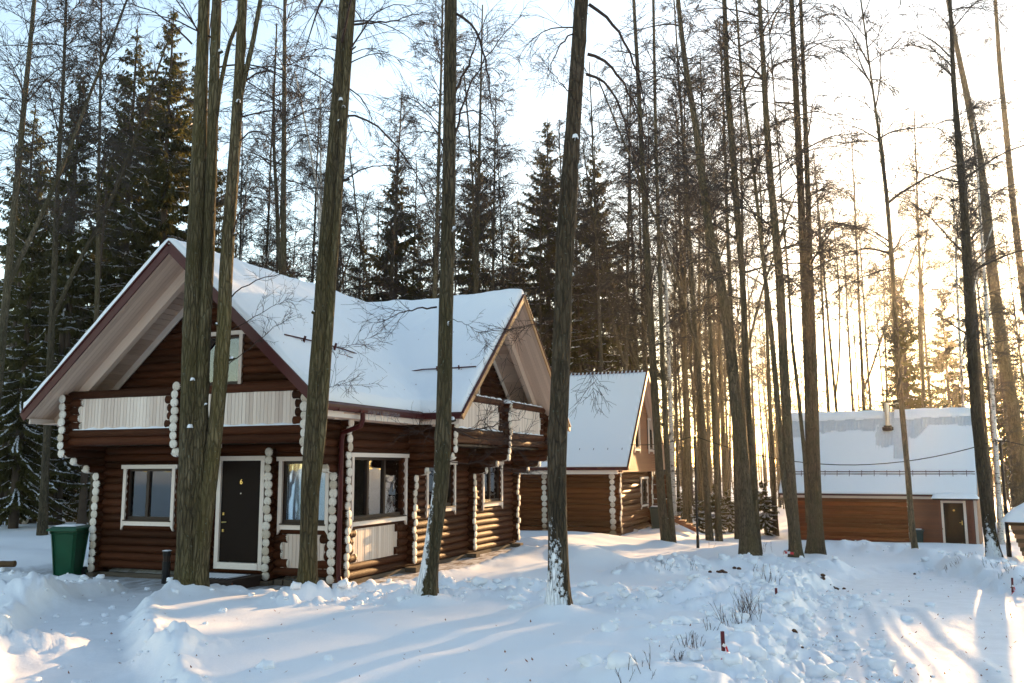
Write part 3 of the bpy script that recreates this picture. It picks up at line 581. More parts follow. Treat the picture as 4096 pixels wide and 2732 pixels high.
FRONT = dict(
 a=dict(foot=(440, 1352), mat='bark', cap='triple-stemmed tree in front of the left window and the front door', stems=[
    [(432, 1352, 58), (430, 1290, 54), (430, 1200, 52), (436, 1000, 52), (440, 800, 49), (447, 600, 44), (455, 400, 39), (462, 200, 33), (469, 0, 28)],
    [(450, 1352, 40), (454, 1240, 34), (459, 1000, 37), (467, 800, 34), (478, 600, 30), (485, 400, 28), (491, 200, 26), (498, 0, 24)],
    [(458, 1352, 38), (466, 1250, 38), (480, 1120, 38), (494, 1000, 38), (512, 800, 36), (520, 600, 34), (535, 400, 30), (548, 200, 26), (557, 0, 23)],
    [(553, 215, 13), (566, 160, 13), (582, 90, 12), (598, 0, 11)], [(489, 330, 12), (505, 200, 11), (528, 90, 10), (545, 60, 9), (556, 0, 7)]],
    limbs=[([(516, 700), (545, 655), (580, 632), (640, 610), (700, 560)], .016, 1.2), ([(510, 770), (560, 735), (610, 690), (650, 665)], .012, .8), ([(505, 850), (560, 800), (600, 740), (655, 695)], .012, 1.2),
           ([(555, 190), (600, 150), (640, 160), (690, 200)], .022, .6), ([(520, 560), (560, 500), (600, 430), (640, 380)], .018, -1), ([(540, 330), (590, 300), (630, 330), (660, 380)], .018, -.6), ([(440, 100), (400, 60), (340, 40), (280, 70)], .02, -1)]),
 b=dict(foot=(708, 1360), mat='bark', cap='knotty tree with two stems in front of the scalloped white panel', stems=[
    [(707, 1362, 48), (708, 1300, 44), (709, 1200, 44), (712, 1130, 50), (714, 1070, 46), (718, 1000, 43), (725, 900, 42), (735, 760, 41), (745, 600, 38), (760, 420, 34), (772, 250, 30), (783, 100, 26), (790, 0, 24)],
    [(722, 1150, 20), (731, 1060, 24), (738, 1000, 25), (748, 850, 25), (765, 600, 23), (784, 350, 22), (797, 150, 22), (808, 0, 21)]],
    limbs=[([(800, 60), (850, 45), (910, 20), (960, -20)], .025, .8), ([(790, 265), (840, 262), (880, 290), (930, 350), (970, 420), (1000, 500)], .022, 1), ([(785, 420), (830, 390), (880, 385), (930, 400), (980, 440)], .016, -.6), ([(800, 150), (770, 190), (730, 200), (690, 230)], .016, 1), ([(740, 800), (790, 795), (850, 760)], .008, .5), ([(738, 900), (770, 880), (800, 878)], .008, .4), ([(775, 600), (830, 640), (880, 660)], .010, 1.)]),
 c=dict(foot=(975, 1372), mat='bark_snow', cap='leaning tree with snow plastered on its foot, before the long side wall', stems=[
    [(977, 1374, 52), (985, 1320, 44), (993, 1250, 42), (1002, 1190, 42), (1012, 1130, 42), (1018, 1000, 42), (1022, 800, 38), (1027, 600, 36), (1031, 400, 34), (1033, 200, 33), (1035, 0, 32)]],
    limbs=[([(1003, 705), (975, 708), (940, 716), (905, 735), (875, 755)], .018, -.5), ([(1035, 730), (1070, 745), (1100, 765), (1130, 795)], .007, -.3), ([(1040, 985), (1075, 995), (1110, 985), (1150, 975), (1190, 972)], .020, -.9), ([(1040, 985), (1080, 1005), (1130, 1012), (1190, 1010), (1230, 1022)], .016, -.9), ([(1040, 983), (1080, 990), (1120, 960), (1150, 935)], .011, -.7), ([(1015, 1060), (1060, 1065), (1110, 1062), (1170, 1078), (1215, 1100)], .010, -.9),
           ([(1045, 30), (1075, 40), (1095, 70), (1105, 105), (1120, 170), (1130, 260), (1135, 330)], .028, -.8), ([(1042, 215), (1075, 160), (1100, 110), (1120, 70)], .026, -.6), ([(1040, 330), (1060, 250), (1090, 190), (1140, 130), (1200, 80)], .022, -.8), ([(1045, 265), (1090, 240), (1130, 260), (1170, 320)], .016, .8), ([(1020, 340), (1000, 290), (970, 250), (930, 230)], .016, .6), ([(1005, 1010), (975, 1000), (950, 985)], .007, .3)]),
 d=dict(foot=(1283, 1402), mat='bark_foot', cap='stout tree with a snowy foot standing alone right of the log house', stems=[
    [(1283, 1404, 56), (1283, 1340, 53), (1280, 1200, 50), (1278, 1080, 50), (1280, 1000, 50), (1290, 800, 48), (1295, 600, 46), (1300, 510, 50), (1306, 450, 46), (1315, 300, 40), (1325, 150, 37), (1335, 0, 36)]],
    limbs=[([(1350, 12), (1385, 25), (1420, 55), (1455, 110), (1480, 180), (1500, 260)], .030, .6), ([(1350, 122), (1375, 122), (1410, 145), (1450, 190), (1480, 240), (1510, 330)], .028, .9), ([(1345, 172), (1360, 162), (1390, 185), (1415, 235), (1435, 300), (1450, 390), (1475, 480)], .026, -.6), ([(1330, 200), (1300, 220), (1270, 200), (1240, 180)], .014, -.8), ([(1275, 735), (1240, 745), (1200, 755), (1165, 775)], .010, -.6), ([(1310, 840), (1350, 830), (1370, 870), (1355, 910)], .006, .2), ([(1340, 60), (1300, 90), (1265, 160), (1250, 240)], .016, -.8)]),
)
# smaller stems, further off, to the right
MID = [
 (0, 'slim tree with twin stems between the second cabin and the lamp post', [[(1532, 1248, 36), (1522, 1190, 27), (1512, 1050, 24), (1500, 850, 23), (1490, 650, 20), (1476, 400, 16), (1466, 200, 13), (1455, 0, 10)], [(1545, 1240, 20), (1538, 1150, 17), (1528, 1000, 15), (1520, 800, 14), (1514, 600, 12), (1505, 300, 10), (1500, 0, 8)]]),
 (1, 'thick tree leaning left, right of the thin black lamp post', [[(1722, 1277, 62), (1717, 1220, 52), (1702, 1050, 41), (1687, 900, 35), (1673, 760, 31), (1655, 650, 28), (1632, 550, 26), (1614, 430, 24), (1600, 300, 20), (1578, 180, 17), (1566, 90, 15), (1557, 0, 13)], [(1740, 1262, 22), (1731, 1100, 19), (1719, 950, 17), (1712, 800, 17), (1705, 640, 18), (1693, 500, 20), (1681, 330, 20), (1669, 180, 16), (1663, 0, 14)]]),
 (2, 'forked tree with red and white tape round its foot', [[(1828, 1281, 42), (1823, 1220, 35), (1812, 1050, 30), (1800, 850, 28), (1791, 650, 26), (1783, 560, 24), (1768, 400, 20), (1758, 250, 18), (1750, 100, 14), (1743, 0, 12)], [(1820, 1230, 16), (1802, 1130, 17), (1787, 950, 17), (1771, 760, 15), (1748, 560, 12), (1735, 430, 10), (1700, 150, 8), (1690, 0, 6)]]),
 (3, 'double-stemmed tree at the left end of the far cabin', [[(1866, 1274, 38), (1866, 1220, 30), (1861, 1100, 27), (1857, 900, 26), (1849, 700, 24), (1840, 480, 22), (1832, 300, 20), (1822, 100, 16), (1817, 0, 14)], [(1886, 1276, 26), (1881, 1210, 22), (1875, 1050, 20), (1870, 850, 18), (1862, 650, 16), (1855, 450, 16), (1848, 250, 14), (1838, 0, 10)], [(1855, 1200, 13), (1848, 1050, 12), (1832, 900, 11), (1818, 780, 9), (1810, 640, 7)]]),
 (4, 'thin curved tree standing before the roof of the far cabin', [[(2104, 1286, 20), (2096, 1230, 17), (2081, 1050, 16), (2067, 900, 16), (2056, 750, 15), (2048, 600, 14), (2036, 450, 12), (2021, 330, 10), (2003, 200, 6)]]),
 (5, 'dark tree with snow on one side, right of the far cabin door', [[(2283, 1280, 40), (2272, 1220, 36), (2252, 1050, 33), (2237, 900, 30), (2226, 700, 26), (2216, 500, 24), (2201, 330, 20), (2190, 200, 14), (2181, 0, 10)]]),
 (6, 'tree leaning left behind the slatted timber bin', [[(2352, 1215, 42), (2343, 1100, 38), (2325, 930, 34), (2301, 800, 34), (2281, 650, 32), (2266, 500, 28), (2246, 350, 24), (2216, 200, 18), (2191, 80, 12), (2175, 0, 9)]]),
 (7, 'tree leaning in from the right edge of the picture', [[(2420, 1210, 30), (2390, 900, 25), (2352, 690, 22), (2335, 550, 20), (2322, 430, 18), (2310, 300, 16), (2295, 150, 13), (2285, 0, 10)]]),
]

# feet of the near trees, needed before the snow is laid
for k_, v_ in FRONT.items(): v_['foot3'] = terrain_hit(v_['foot'][0]*PXS, v_['foot'][1]*PXS, .27)
MID_FOOT = [terrain_hit(s[2][0][0][0]*PXS, s[2][0][0][1]*PXS, .27) for s in MID]
TREE_FEET += [(float(v_['foot3'][0]), float(v_['foot3'][1]), .42, .17) for v_ in FRONT.values()]
TREE_FEET += [(float(f_[0]), float(f_[1]), .7, .12) for f_ in MID_FOOT[:6]]
ground = build_ground()

# ------------------------------------------------------------------ the main log house
LP, LR = .173, .0975
W, D, Y1, Y2, XM, XD, EX = 6.41, 9.93, 2.99, 6.54, 3.17, 4.80, .25
zy = lambda k: .21+LP*k                    # logs that run along Y
zx = lambda k: .21+LP*k-LP/2               # logs that run along X
BF, BS = -1.33, 7.72                       # planes of the log ends of the two balconies
RX, RZ, HW, RM = 3.19, 7.20, 3.88, .902    # main ridge: x, z, half width, slope
CYR, CHW, CM = 6.60, 4.10, 3.50/4.10       # side gable: ridge y, half width, slope
RAKE_F, RAKE_S, BACK = -1.72, 8.09, 10.70
house = thing('log_house', 'large dark brown log house with two gables, white balconies and snowy roof', 'house')
H = house
def under_main(x): return RZ-.16-RM*abs(x-RX)
def under_side(y): return RZ-.16-CM*abs(y-CYR)
def wall(axis, fixed, a0, a1, ks, holes=(), ends=(False, False), parent=None, mat='log', zf=None, r=LR):
    """rows of logs along an axis; holes (a, b, z0, z1) leave openings"""
    for k in ks:
        z = zf(k); segs = [(a0(k) if callable(a0) else a0, a1(k) if callable(a1) else a1)]
        for (h0, h1, z0, z1) in holes:
            if z0 < z < z1:
                segs = [s for (p, q) in segs for s in ((p, min(q, h0)), (max(p, h1), q)) if s[1]-s[0] > .06]
        s0, s1 = (a0(k) if callable(a0) else a0), (a1(k) if callable(a1) else a1)
        jt = random.uniform(-.028, .028)
        for (p, q) in segs:
            if ends[0] and abs(p-s0) < 1e-6: p += jt; s0_ = p
            else: s0_ = None
            if ends[1] and abs(q-s1) < 1e-6: q += jt; s1_ = q
            else: s1_ = None
            P = (p, fixed, z) if axis == 'x' else (fixed, p, z); Q = (q, fixed, z) if axis == 'x' else (fixed, q, z)
            rr_ = r*random.uniform(.93, 1.05); log(P, Q, rr_, mat, parent)
            if s0_ is not None: log_end(P, (-1, 0, 0) if axis == 'x' else (0, -1, 0), rr_, parent)
            if s1_ is not None: log_end(Q, (1, 0, 0) if axis == 'x' else (0, 1, 0), rr_, parent)
FRONT_HOLES = [(.80, 2.08, 1.25, 2.47), (3.46, 4.54, .40, 2.63), (5.05, 6.18, 1.23, 2.60), (5.03, 6.19, .36, 1.06)]
SIDE_HOLES = [(.35, 2.62, 1.28, 2.68), (.42, 2.52, .48, 1.17), (3.98, 5.42, 1.40, 2.55), (7.55, 8.80, 1.40, 2.55)]
# ground floor: front wall and side wall, their ends crossing at the corners
wall('x', 0, -EX, W+EX, range(1, 23), FRONT_HOLES+[(2.5, 3.85, 4.25, 5.45)], (False, True), H, zf=zx)
wall('y', W, lambda k: -EX if k < 13 else (-.58, -.93, -1.25)[k-13] if k < 16 else BF, D+EX, range(0, 23), SIDE_HOLES, (True, False), H, zf=zy)
wall('y', 0, lambda k: -EX if k < 13 else (-.58, -.93, -1.25)[k-13] if k < 16 else BF, D+EX, range(0, 23), (), (True, False), H, zf=zy)
wall('x', D, -EX, lambda k: W+EX if k < 13 else (W+.58, W+.93, W+1.25)[k-13] if k < 16 else BS, range(1, 23), (), (False, True), H, zf=zx)
wall('x', Y1, 5.9, lambda k: W+EX if k < 13 else (W+.58, W+.93, W+1.25)[k-13] if k < 16 else BS, range(1, 23), (), (False, True), H, zf=zx)
wall('x', Y2, 5.9, lambda k: W+EX if k < 13 else (W+.58, W+.93, W+1.25)[k-13] if k < 16 else BS, range(1, 17), (), (False, True), H, zf=zx)
wall('y', XD, -EX, .5, range(0, 16), (), (True, False), H, zf=zy)
wall('y', XM, lambda k: -EX if k < 13 else (-.58, -.93, -1.25)[k-13] if k < 16 else BF, lambda k: .5 if k < 16 else -.86, range(0, 24), (), (True, False), H, zf=zy)
wall('x', Y2, 7.22, BS, range(17, 24), (), (False, True), H, zf=zx)
# gable walls above the balconies
for k in range(23, 40):
    z = zx(k); half = (RZ-.22-z)/RM
    if half > .15:
        wall('x', 0, RX-half, RX+half, [k], [(2.5, 3.85, 4.25, 5.45)], (False, False), H, zf=zx)
    z = zy(k); half = (RZ-.22-z)/CM
    if half > .15: wall('y', W, CYR-half, CYR+half, [k], [(5.85, 7.10, 4.25, 5.30)], (False, False), H, zf=zy)
# white cut ends under the stepped corbels
def corbel(x, y, z, dx, dy):
    """quarter-round scoop that runs up to a stepped log end"""
    S = 7; v = []; f = []; wd = LR*.98
    for i in range(S):
        a = math.pi/2*i/(S-1); ln = .17*(1-math.cos(a)); dz = -LR*.2-LR*.85*math.sin(a)
        for s in (-1, 1): v.append((x+dx*(.02-ln)+s*wd*abs(dy)*(1-.35*i/S), y+dy*(.02-ln)+s*wd*abs(dx)*(1-.35*i/S), z+dz))
    for i in range(S-1): f.append((2*i, 2*i+1, 2*i+3, 2*i+2))
    n = len(v); v += [(a_-dx*.03, b_-dy*.03, c_+.01) for a_, b_, c_ in v]
    f += [tuple(n+q for q in fc)[::-1] for fc in list(f)]; 
    for i in range(S-1): f += [(2*i, 2*i+2, n+2*i+2, n+2*i), (2*i+1, n+2*i+1, n+2*i+3, 2*i+3)]
    obj('corbel_end', mesh('corbel_end', v, f, 'log_end'), H)
for xw in (0, XM, W):
    for k, e in zip((13, 14, 15), (-.58, -.93, -1.25)): corbel(xw, e, zy(k), 0, -1)
for yw in (Y1, Y2, D):
    for k, e in zip((13, 14, 15), (.58, .93, 1.25)): corbel(W+e, yw, zx(k), 1, 0)
# balcony fronts: beams, rail, stub logs with white ends and a panel of upright planks
YB, XB = BF+EX, BS-EX
def balcony(axis, fixed, a0, a1, amid):
    zf = zx if axis == 'x' else zy
    pt = (lambda a, z, o=0: (a, fixed-o, z)) if axis == 'x' else (lambda a, z, o=0: (fixed+o, a, z))
    d = (1, 0, 0) if axis == 'x' else (0, 1, 0); kk = (17, 18, 23)
    for (p, q) in ((a0, amid), (amid, a1)):
        for k in kk:
            log(pt(p, zf(k)), pt(q, zf(k)), LR*1.02, 'log', H)
        for i, k in enumerate(range(19, 23)):
            ln = (.30, .24, .24, .32)[i]
            log(pt(p, zf(k)), pt(p+LR+ln, zf(k)), LR, 'log', H); log_end(pt(p+LR+ln, zf(k)), d, LR, H)
            log(pt(q, zf(k)), pt(q-LR-ln, zf(k)), LR, 'log', H)
        z0, z1 = zf(18)+LR*.8, zf(23)-LR*.8; n = max(1, round((q-p-.24)/.092)); st = (q-p-.24)/n
        for i in range(n):
            c = p+.12+st*(i+.5); s = (st-.008, .022, z1-z0) if axis == 'x' else (.022, st-.008, z1-z0)
            box('plank', pt(c, (z0+z1)/2, .035+random.uniform(-.002, .002)), s, 'white_plank', H)
        # a strip of snow along beam and rail
        for k, hh in ((18, .75), (23, .8)):
            if axis == 'x' and k == 23: continue
            n = 24; v = []; f = []
            for i in range(n+1):
                a = p+.16+(q-p-.32)*i/n; hz = .028+.014*math.sin(i*1.7)+random.uniform(-.006, .006); wv = .055+random.uniform(-.01, .01)
                for o_, z_ in ((wv+.02, zf(k)+LR*.86), (wv, zf(k)+LR*.96+hz), (-wv, zf(k)+LR*.96+hz), (-wv-.02, zf(k)+LR*.86)): v.append(pt(a, z_, o_))
            for i in range(n):
                for j in range(3): f.append((i*4+j, i*4+j+1, i*4+5+j, i*4+4+j))
            f += [(0, 1, 2, 3)[::-1], (4*n, 4*n+1, 4*n+2, 4*n+3)]
            obj('snow_strip', mesh('snow_strip', v, f, 'snow', True), H)
balcony('x', YB, 0, W, XM); balcony('y', XB, Y1, D, Y2)
wall('y', W, BF, 0, [], (), (True, False), H, zf=zy)
wall('x', YB, W, W+EX, [17, 18, 19, 20, 21, 22, 23], (), (False, True), H, zf=zx)
wall('y', XB, D, D+EX, [17, 18, 19, 20, 21, 22], (), (False, False), H, zf=zy)
box2('balcony_floor', (.05, YB+.12, 2.98), (W-.05, -.08, 3.03), 'frame', H); box2('balcony_floor', (W+.08, Y1+.05, 2.98), (XB-.12, D-.05, 3.03), 'frame', H)
box2('ceiling_lamp', (3.55, -.72, 2.90), (3.77, -.50, 2.978), 'casing', H)
# snow cap on the middle post of the side balcony
def snow_cap(cx, cy, z, lx, ly, h, parent, name='snow_cap', mat='snow', seed=0, nx=14, ny=10):
    r = np.random.default_rng(seed+11); u = np.linspace(-1, 1, nx); v_ = np.linspace(-1, 1, ny); U, V_ = np.meshgrid(u, v_, indexing='ij')
    prof = (1-np.abs(U)**5)*(1-np.abs(V_)**5); Z = z+h*np.clip(prof, 0, 1)**.45*(1+.25*noise2(U*2+seed, V_*2))
    Z = np.where((np.abs(U) > .999) | (np.abs(V_) > .999), z, Z)
    vv = np.stack([cx+U*lx/2*(1+.04*noise2(V_*3, U*3+seed)), cy+V_*ly/2, Z], -1).reshape(-1, 3)
    i, j = np.meshgrid(np.arange(nx-1), np.arange(ny-1), indexing='ij'); a = (i*ny+j).ravel()
    return obj(name, mesh(name, vv, np.stack([a, a+ny, a+ny+1, a+1], -1), mat, True), parent)
snow_cap(7.42, Y2, zx(23)+LR*.9, .66, .24, .075, H)
# foundation and the blocks under the corners
for a, b in (((-.02, -.07, -.3), (3.3, .07, .11)), ((4.7, -.07, -.3), (W, .07, .11)), ((W-.06, 0, -.3), (W+.06, D, .11)), ((-.06, 0, -.3), (.06, D, .11))):
    box2('foundation', a, b, 'concrete', H)
for y in (Y1, Y2, D): box2('foundation_block', (W+.04, y-.13, -.3), (W+.34, y+.13, .13), 'concrete', H)
for (x, y) in ((W, -.17), (0, -.17), (XD, -.17)): box2('foundation_block', (x-.1, y-.1, -.3), (x+.1, y+.1, .11), 'concrete', H)
for i in range(6): box2('foundation_stone', (4.95+i*.24, -.13, -.05), (5.15+i*.24, -.05, .13+random.uniform(-.02, .02)), 'concrete', H)

# windows: casing boards, dark frame, panes, curtain and the room behind
def window(parent, axis, fixed, a0, a1, z0, z1, splits, out=1, kind='lace', sill=True, spikes=True, panel=False):
    """a0..a1 is the outside of the casing; out is the sign of the outward direction"""
    P = (lambda a, z, o: (a, fixed+o*out, z)) if axis == 'x' else (lambda a, z, o: (fixed+o*out, a, z))
    def bb(name, p, q, za, zb, o0, o1, mat, par): return box2(name, P(p, za, o0), P(q, zb, o1), mat, par)
    cw = .088
    w_ = obj('window', None, parent, P((a0+a1)/2, (z0+z1)/2, 0)); off = Vector(w_.location)
    def sub(o): o.location = Vector(o.location)-off; return o
    sub(bb('casing', a0-.06, a1+.06, z1-.09, z1, .065, .135, 'casing', w_))
    for s, p, q in ((0, a0, a0+cw), (1, a1-cw, a1)):
        sub(bb('casing', p, q, z0, z1-.09, .065, .125, 'casing', w_))
        if spikes:
            v = [P(p, z0, .066), P(q, z0, .066), P(q if s else p, z0-.12, .066), P(p, z0, .123), P(q, z0, .123), P(q if s else p, z0-.12, .123)]
            o = obj('casing', mesh('casing', [Vector(x)-off for x in v], [(0, 1, 2), (3, 5, 4), (0, 3, 4, 1), (1, 4, 5, 2), (2, 5, 3, 0)], 'casing'), w_)
    sub(bb('casing', a0+cw, a1-cw, z0-.01, z0+.085, .065, .128, 'casing', w_))
    if sill: sub(bb('sill', a0+cw-.02, a1-cw+.02, z0+.087, z0+.115, .0, .15, 'frame', w_))
    g0, g1, h0, h1 = a0+cw, a1-cw, z0+.115, z1-.09
    for p, q, za, zb in ((g0, g0+.055, h0, h1), (g1-.055, g1, h0, h1), (g0+.055, g1-.055, h0, h0+.075), (g0+.055, g1-.055, h1-.06, h1)):
        sub(bb('frame', p, q, za, zb, -.06, .045, 'frame', w_))
    ed = [g0+.055]+[g0+(g1-g0)*s for s in splits]+[g1-.055]
    for s in splits: m_ = g0+(g1-g0)*s; sub(bb('mullion', m_-.04, m_+.04, h0+.075, h1-.06, -.05, .04, 'frame', w_))
    for p, q in zip(ed[:-1], ed[1:]):
        o = sub(bb('pane', p, q, h0+.07, h1-.055, -.012, -.006, 'glass', w_))
    # curtain as a wavy sheet, and a shallow dark room
    if kind:
        n = 40; v = []; f = []
        a, b = (g0+.06, g1-.06)
        for i in range(n+1):
            c = a+(b-a)*i/n; o_ = -.07-.02*math.sin(i*1.3)
            v += [P(c, h0, o_), P(c, h1, o_)]
        f = [(2*i, 2*i+2, 2*i+3, 2*i+1) for i in range(n) if not (kind == 'gap' and 10 < i < 17) and not (kind == 'drape' and i < 12)]
        obj('curtain', mesh('curtain', [Vector(x)-off for x in v], f, 'lace' if kind in ('lace', 'gap') else 'drape', True), w_)
    sub(bb('room', g0-.1, g1+.1, h0-.3, h1+.2, -1.2, -1.25, 'inside', w_))
    return w_
window(H, 'x', 0, .69, 2.19, 1.19, 2.55, [.43], -1, 'gap')
window(H, 'x', 0, 4.975, 6.235, 1.185, 2.70, [.45], -1, 'lace')
window(H, 'x', 0, 2.42, 3.90, 4.20, 5.52, [.5], -1, None)
window(H, 'y', W, .30, 2.80, 1.24, 2.78, [.31, .63], 1, 'drape')
window(H, 'y', W, 3.85, 5.56, 1.34, 2.62, [.5], 1, 'lace')
window(H, 'y', W, 7.42, 8.93, 1.34, 2.62, [.45], 1, 'lace')
window(H, 'y', W, 5.75, 7.17, 4.20, 5.35, [.5], 1, 'drape')
# scalloped plank panels below two of the windows
def low_panel(axis, fixed, a0, a1, ks, out, stubs):
    P = (lambda a, z, o: (a, fixed+o*out, z)) if axis == 'x' else (lambda a, z, o: (fixed+o*out, a, z))
    zf = zx if axis == 'x' else zy; z0, z1 = zf(ks[0])-LP*.55, zf(ks[-1])+LP*.5; d = (1, 0, 0) if axis == 'x' else (0, 1, 0)
    n = round((a1-a0)/.098); st = (a1-a0)/n
    for i in range(n):
        c = a0+st*(i+.5); s = (st-.008, .022, z1-z0) if axis == 'x' else (.022, st-.008, z1-z0)
        box('plank', P(c, (z0+z1)/2, .03+random.uniform(-.002, .002)), s, 'white_plank', H)
    for k, ln in zip(ks, stubs):
        log(P(a0-.1, zf(k), 0), P(a0+ln, zf(k), 0), LR, 'log', H); log_end(P(a0+ln, zf(k), 0), d, LR, H)
        log(P(a1-ln, zf(k), 0), P(a1+.1, zf(k), 0), LR, 'log', H)
low_panel('x', 0, 5.03, 6.19, [2, 3, 4, 5], -1, (.22, .06, .05, .17)); low_panel('y', W, .42, 2.52, [2, 3, 4, 5], 1, (.20, .06, .05, .17))
# front door with its number, handle and step
dr = obj('door', None, H, (4.0, -.06, .46))
box2('casing', (-.625, -.085, -.15), (-.525, -.015, 2.165), 'casing', dr); box2('casing', (.525, -.085, -.15), (.625, -.015, 2.165), 'casing', dr)
box2('casing', (-.64, -.088, 2.165), (.64, -.015, 2.265), 'casing', dr); box2('threshold', (-.525, -.10, -.145), (.525, -.01, -.01), 'casing', dr)
box2('leaf', (-.525, -.03, 0), (.525, .03, 2.165), 'door', dr); box2('leaf_edge', (-.50, -.042, .03), (.50, -.031, 2.12), 'door', dr)
for z in (1.02, .66): rod('lock_plate', (-.43, -.055, z-.03), (-.43, -.055, z+.03), .026, 'brass', dr)
rod('handle', (-.43, -.045, .84), (-.43, -.10, .84), .014, 'brass', dr); rod('handle', (-.44, -.10, .84), (-.32, -.10, .845), .011, 'brass', dr)
rod('spyhole', (0, -.045, 1.46), (0, -.052, 1.46), .016, 'steel', dr)
for z in (.25, 1.85): rod('hinge', (.515, -.06, z-.07), (.515, -.06, z+.07), .014, 'black', dr)
cu = bpy.data.curves.new('door_number', 'FONT'); cu.body = '6'; cu.size = .15; cu.extrude = .004; cu.align_x = 'CENTER'
tmp = bpy.data.objects.new('tmp', cu); COL.objects.link(tmp); bpy.context.view_layer.update()
me = bpy.data.meshes.new_from_object(tmp); me.materials.clear(); me.materials.append(MATS['brass']); bpy.data.objects.remove(tmp)
obj('door_number', me, dr, (0, -.048, 1.66), (math.pi/2, 0, 0))
sp = obj('entrance_step', None, H, (3.95, -.62, 0))
box2('tread', (-.72, -.58, .18), (.78, .50, .235), 'step', sp); box2('riser', (-.68, -.54, -.15), (.74, .50, .18), 'step', sp)
n = 14
for i in range(n): box('grate_bar', (-.62+i*1.3/n, -.05, .241), (.035, .86, .012), 'black', sp)
snow_cap(-.05, -.05, .2385, 1.25, .80, .012, sp, 'thin_snow', 'snow', 5)

# ---- roof of the main house
def roof_z(x, y):
    a = np.where((x >= RX-HW) & (x <= RX+HW), RZ-RM*np.abs(x-RX), -9.)
    b = np.where((x >= RX) & (np.abs(y-CYR) <= CHW), RZ-CM*np.abs(y-CYR), -9.)
    return np.maximum(a, b)
def slab(name, poly, th, mats):
    v = [(x, y, float(roof_z(np.array(x-1e-6), np.array(y)))) for x, y in poly]
    return v
def deck(name, pts, th, parent):
    n = len(pts); v = [tuple(p) for p in pts]+[(p[0], p[1], p[2]-th) for p in pts]
    f = [tuple(range(n)), tuple(range(2*n-1, n-1, -1))]+[(i, i+n, (i+1) % n+n, (i+1) % n) for i in range(n)]
    me = mesh(name, v, f, ['red_metal', 'soffit'], False, [0, 1]+[0]*n); return obj(name, me, parent)
ez = RZ-RM*HW; rx1 = RX+HW; rx0 = RX-HW; cy0 = CYR-CHW; cy1 = CYR+CHW; cz = RZ-CM*CHW
roof = deck('roof_slope', [(RX, RAKE_F, RZ), (RX, CYR, RZ), (rx1, cy0, ez), (rx1, RAKE_F, ez)][::-1], .13, H)
deck('roof_slope', [(RX, RAKE_F, RZ), (rx0, RAKE_F, ez), (rx0, BACK, ez), (RX, BACK, RZ)][::-1], .13, H)
deck('roof_slope', [(RX, CYR, RZ), (RAKE_S, CYR, RZ), (RAKE_S, cy0, cz), (rx1, cy0, cz)][::-1], .13, H)
deck('roof_slope', [(RX, CYR, RZ), (rx1, cy1, cz), (RAKE_S, cy1, cz), (RAKE_S, CYR, RZ)][::-1], .13, H)
# soffit boards along the rakes, the boarded beam and the cross boards of the balcony ceilings
def beam(name, p0, p1, wid, hgt, mat, parent, up=Vector((0, 0, 1)), dz=0):
    """a board from p0 to p1 (centre line), 'wid' across, 'hgt' thick"""
    p0 = Vector(p0); p1 = Vector(p1); d = (p1-p0); x = d.normalized(); y = up.cross(x).normalized(); z = x.cross(y)
    m = Matrix((x, y, z)).transposed(); return box(name, (p0+p1)/2+z*dz, (d.length, wid, hgt), mat, parent, m.to_quaternion())
def gable_soffit(side):
    front = side == 'front'
    for s in (-1, 1):
        if front: Q = lambda t, o, dz: Vector((RX+s*t, o, RZ-RM*t+dz)); L = HW; m = RM; o0, o1, ow = RAKE_F, -.98, -.02
        else: Q = lambda t, o, dz: Vector((o, CYR+s*t, RZ-CM*t+dz)); L = CHW; m = CM; o0, o1, ow = RAKE_S, 7.36, W+.02
        sg = 1 if o1 > o0 else -1; cs = math.cos(math.atan(m)); up = Vector((s*math.sin(math.atan(m)), 0, cs)) if front else Vector((0, s*math.sin(math.atan(m)), cs))
        n = 7; st = abs(o1-o0)/n
        for i in range(n):
            o = o0+sg*st*(i+.5); beam('soffit_board', Q(.03, o, -.158), Q(L-.04, o, -.158+random.uniform(-.003, .003)), st-.008, .022, 'soffit', H, up)
        # fascia beam
        beam('soffit_beam', Q(.10, o1+sg*.07, -.30), Q(L-.12, o1+sg*.07, -.30), .14, .24, 'soffit', H, up)
        # cross boards of the ceiling
        n = int(L/.125)
        for i in range(n):
            t_ = .06+(L-.1)*(i+.5)/n; a = Q(t_, o1+sg*.14, -.20); b = Q(t_, ow, -.20)
            beam('ceiling_board', a, b, (L-.1)/n/cs-.010, .02, 'soffit', H, up)
        beam('wall_trim', Q(.12, ow-sg*.14, -.30), Q(L-.6, ow-sg*.14, -.30), .03, .16, 'casing', H, up)
        # the rake board along the edge
        mat = 'red_metal' if front else 'rake_wood'
        beam('rake_board', Q(-.0, o0-sg*.016, -.085), Q(L+.02, o0-sg*.016, -.085), .03, .20 if front else .13, mat, H, up)
        beam('rake_cap', Q(-.01, o0-sg*.02, .03 if front else .022), Q(L+.02, o0-sg*.02, .03 if front else .022), .07, .03 if front else .024, 'red_metal', H, up)
gable_soffit('front'); gable_soffit('side')
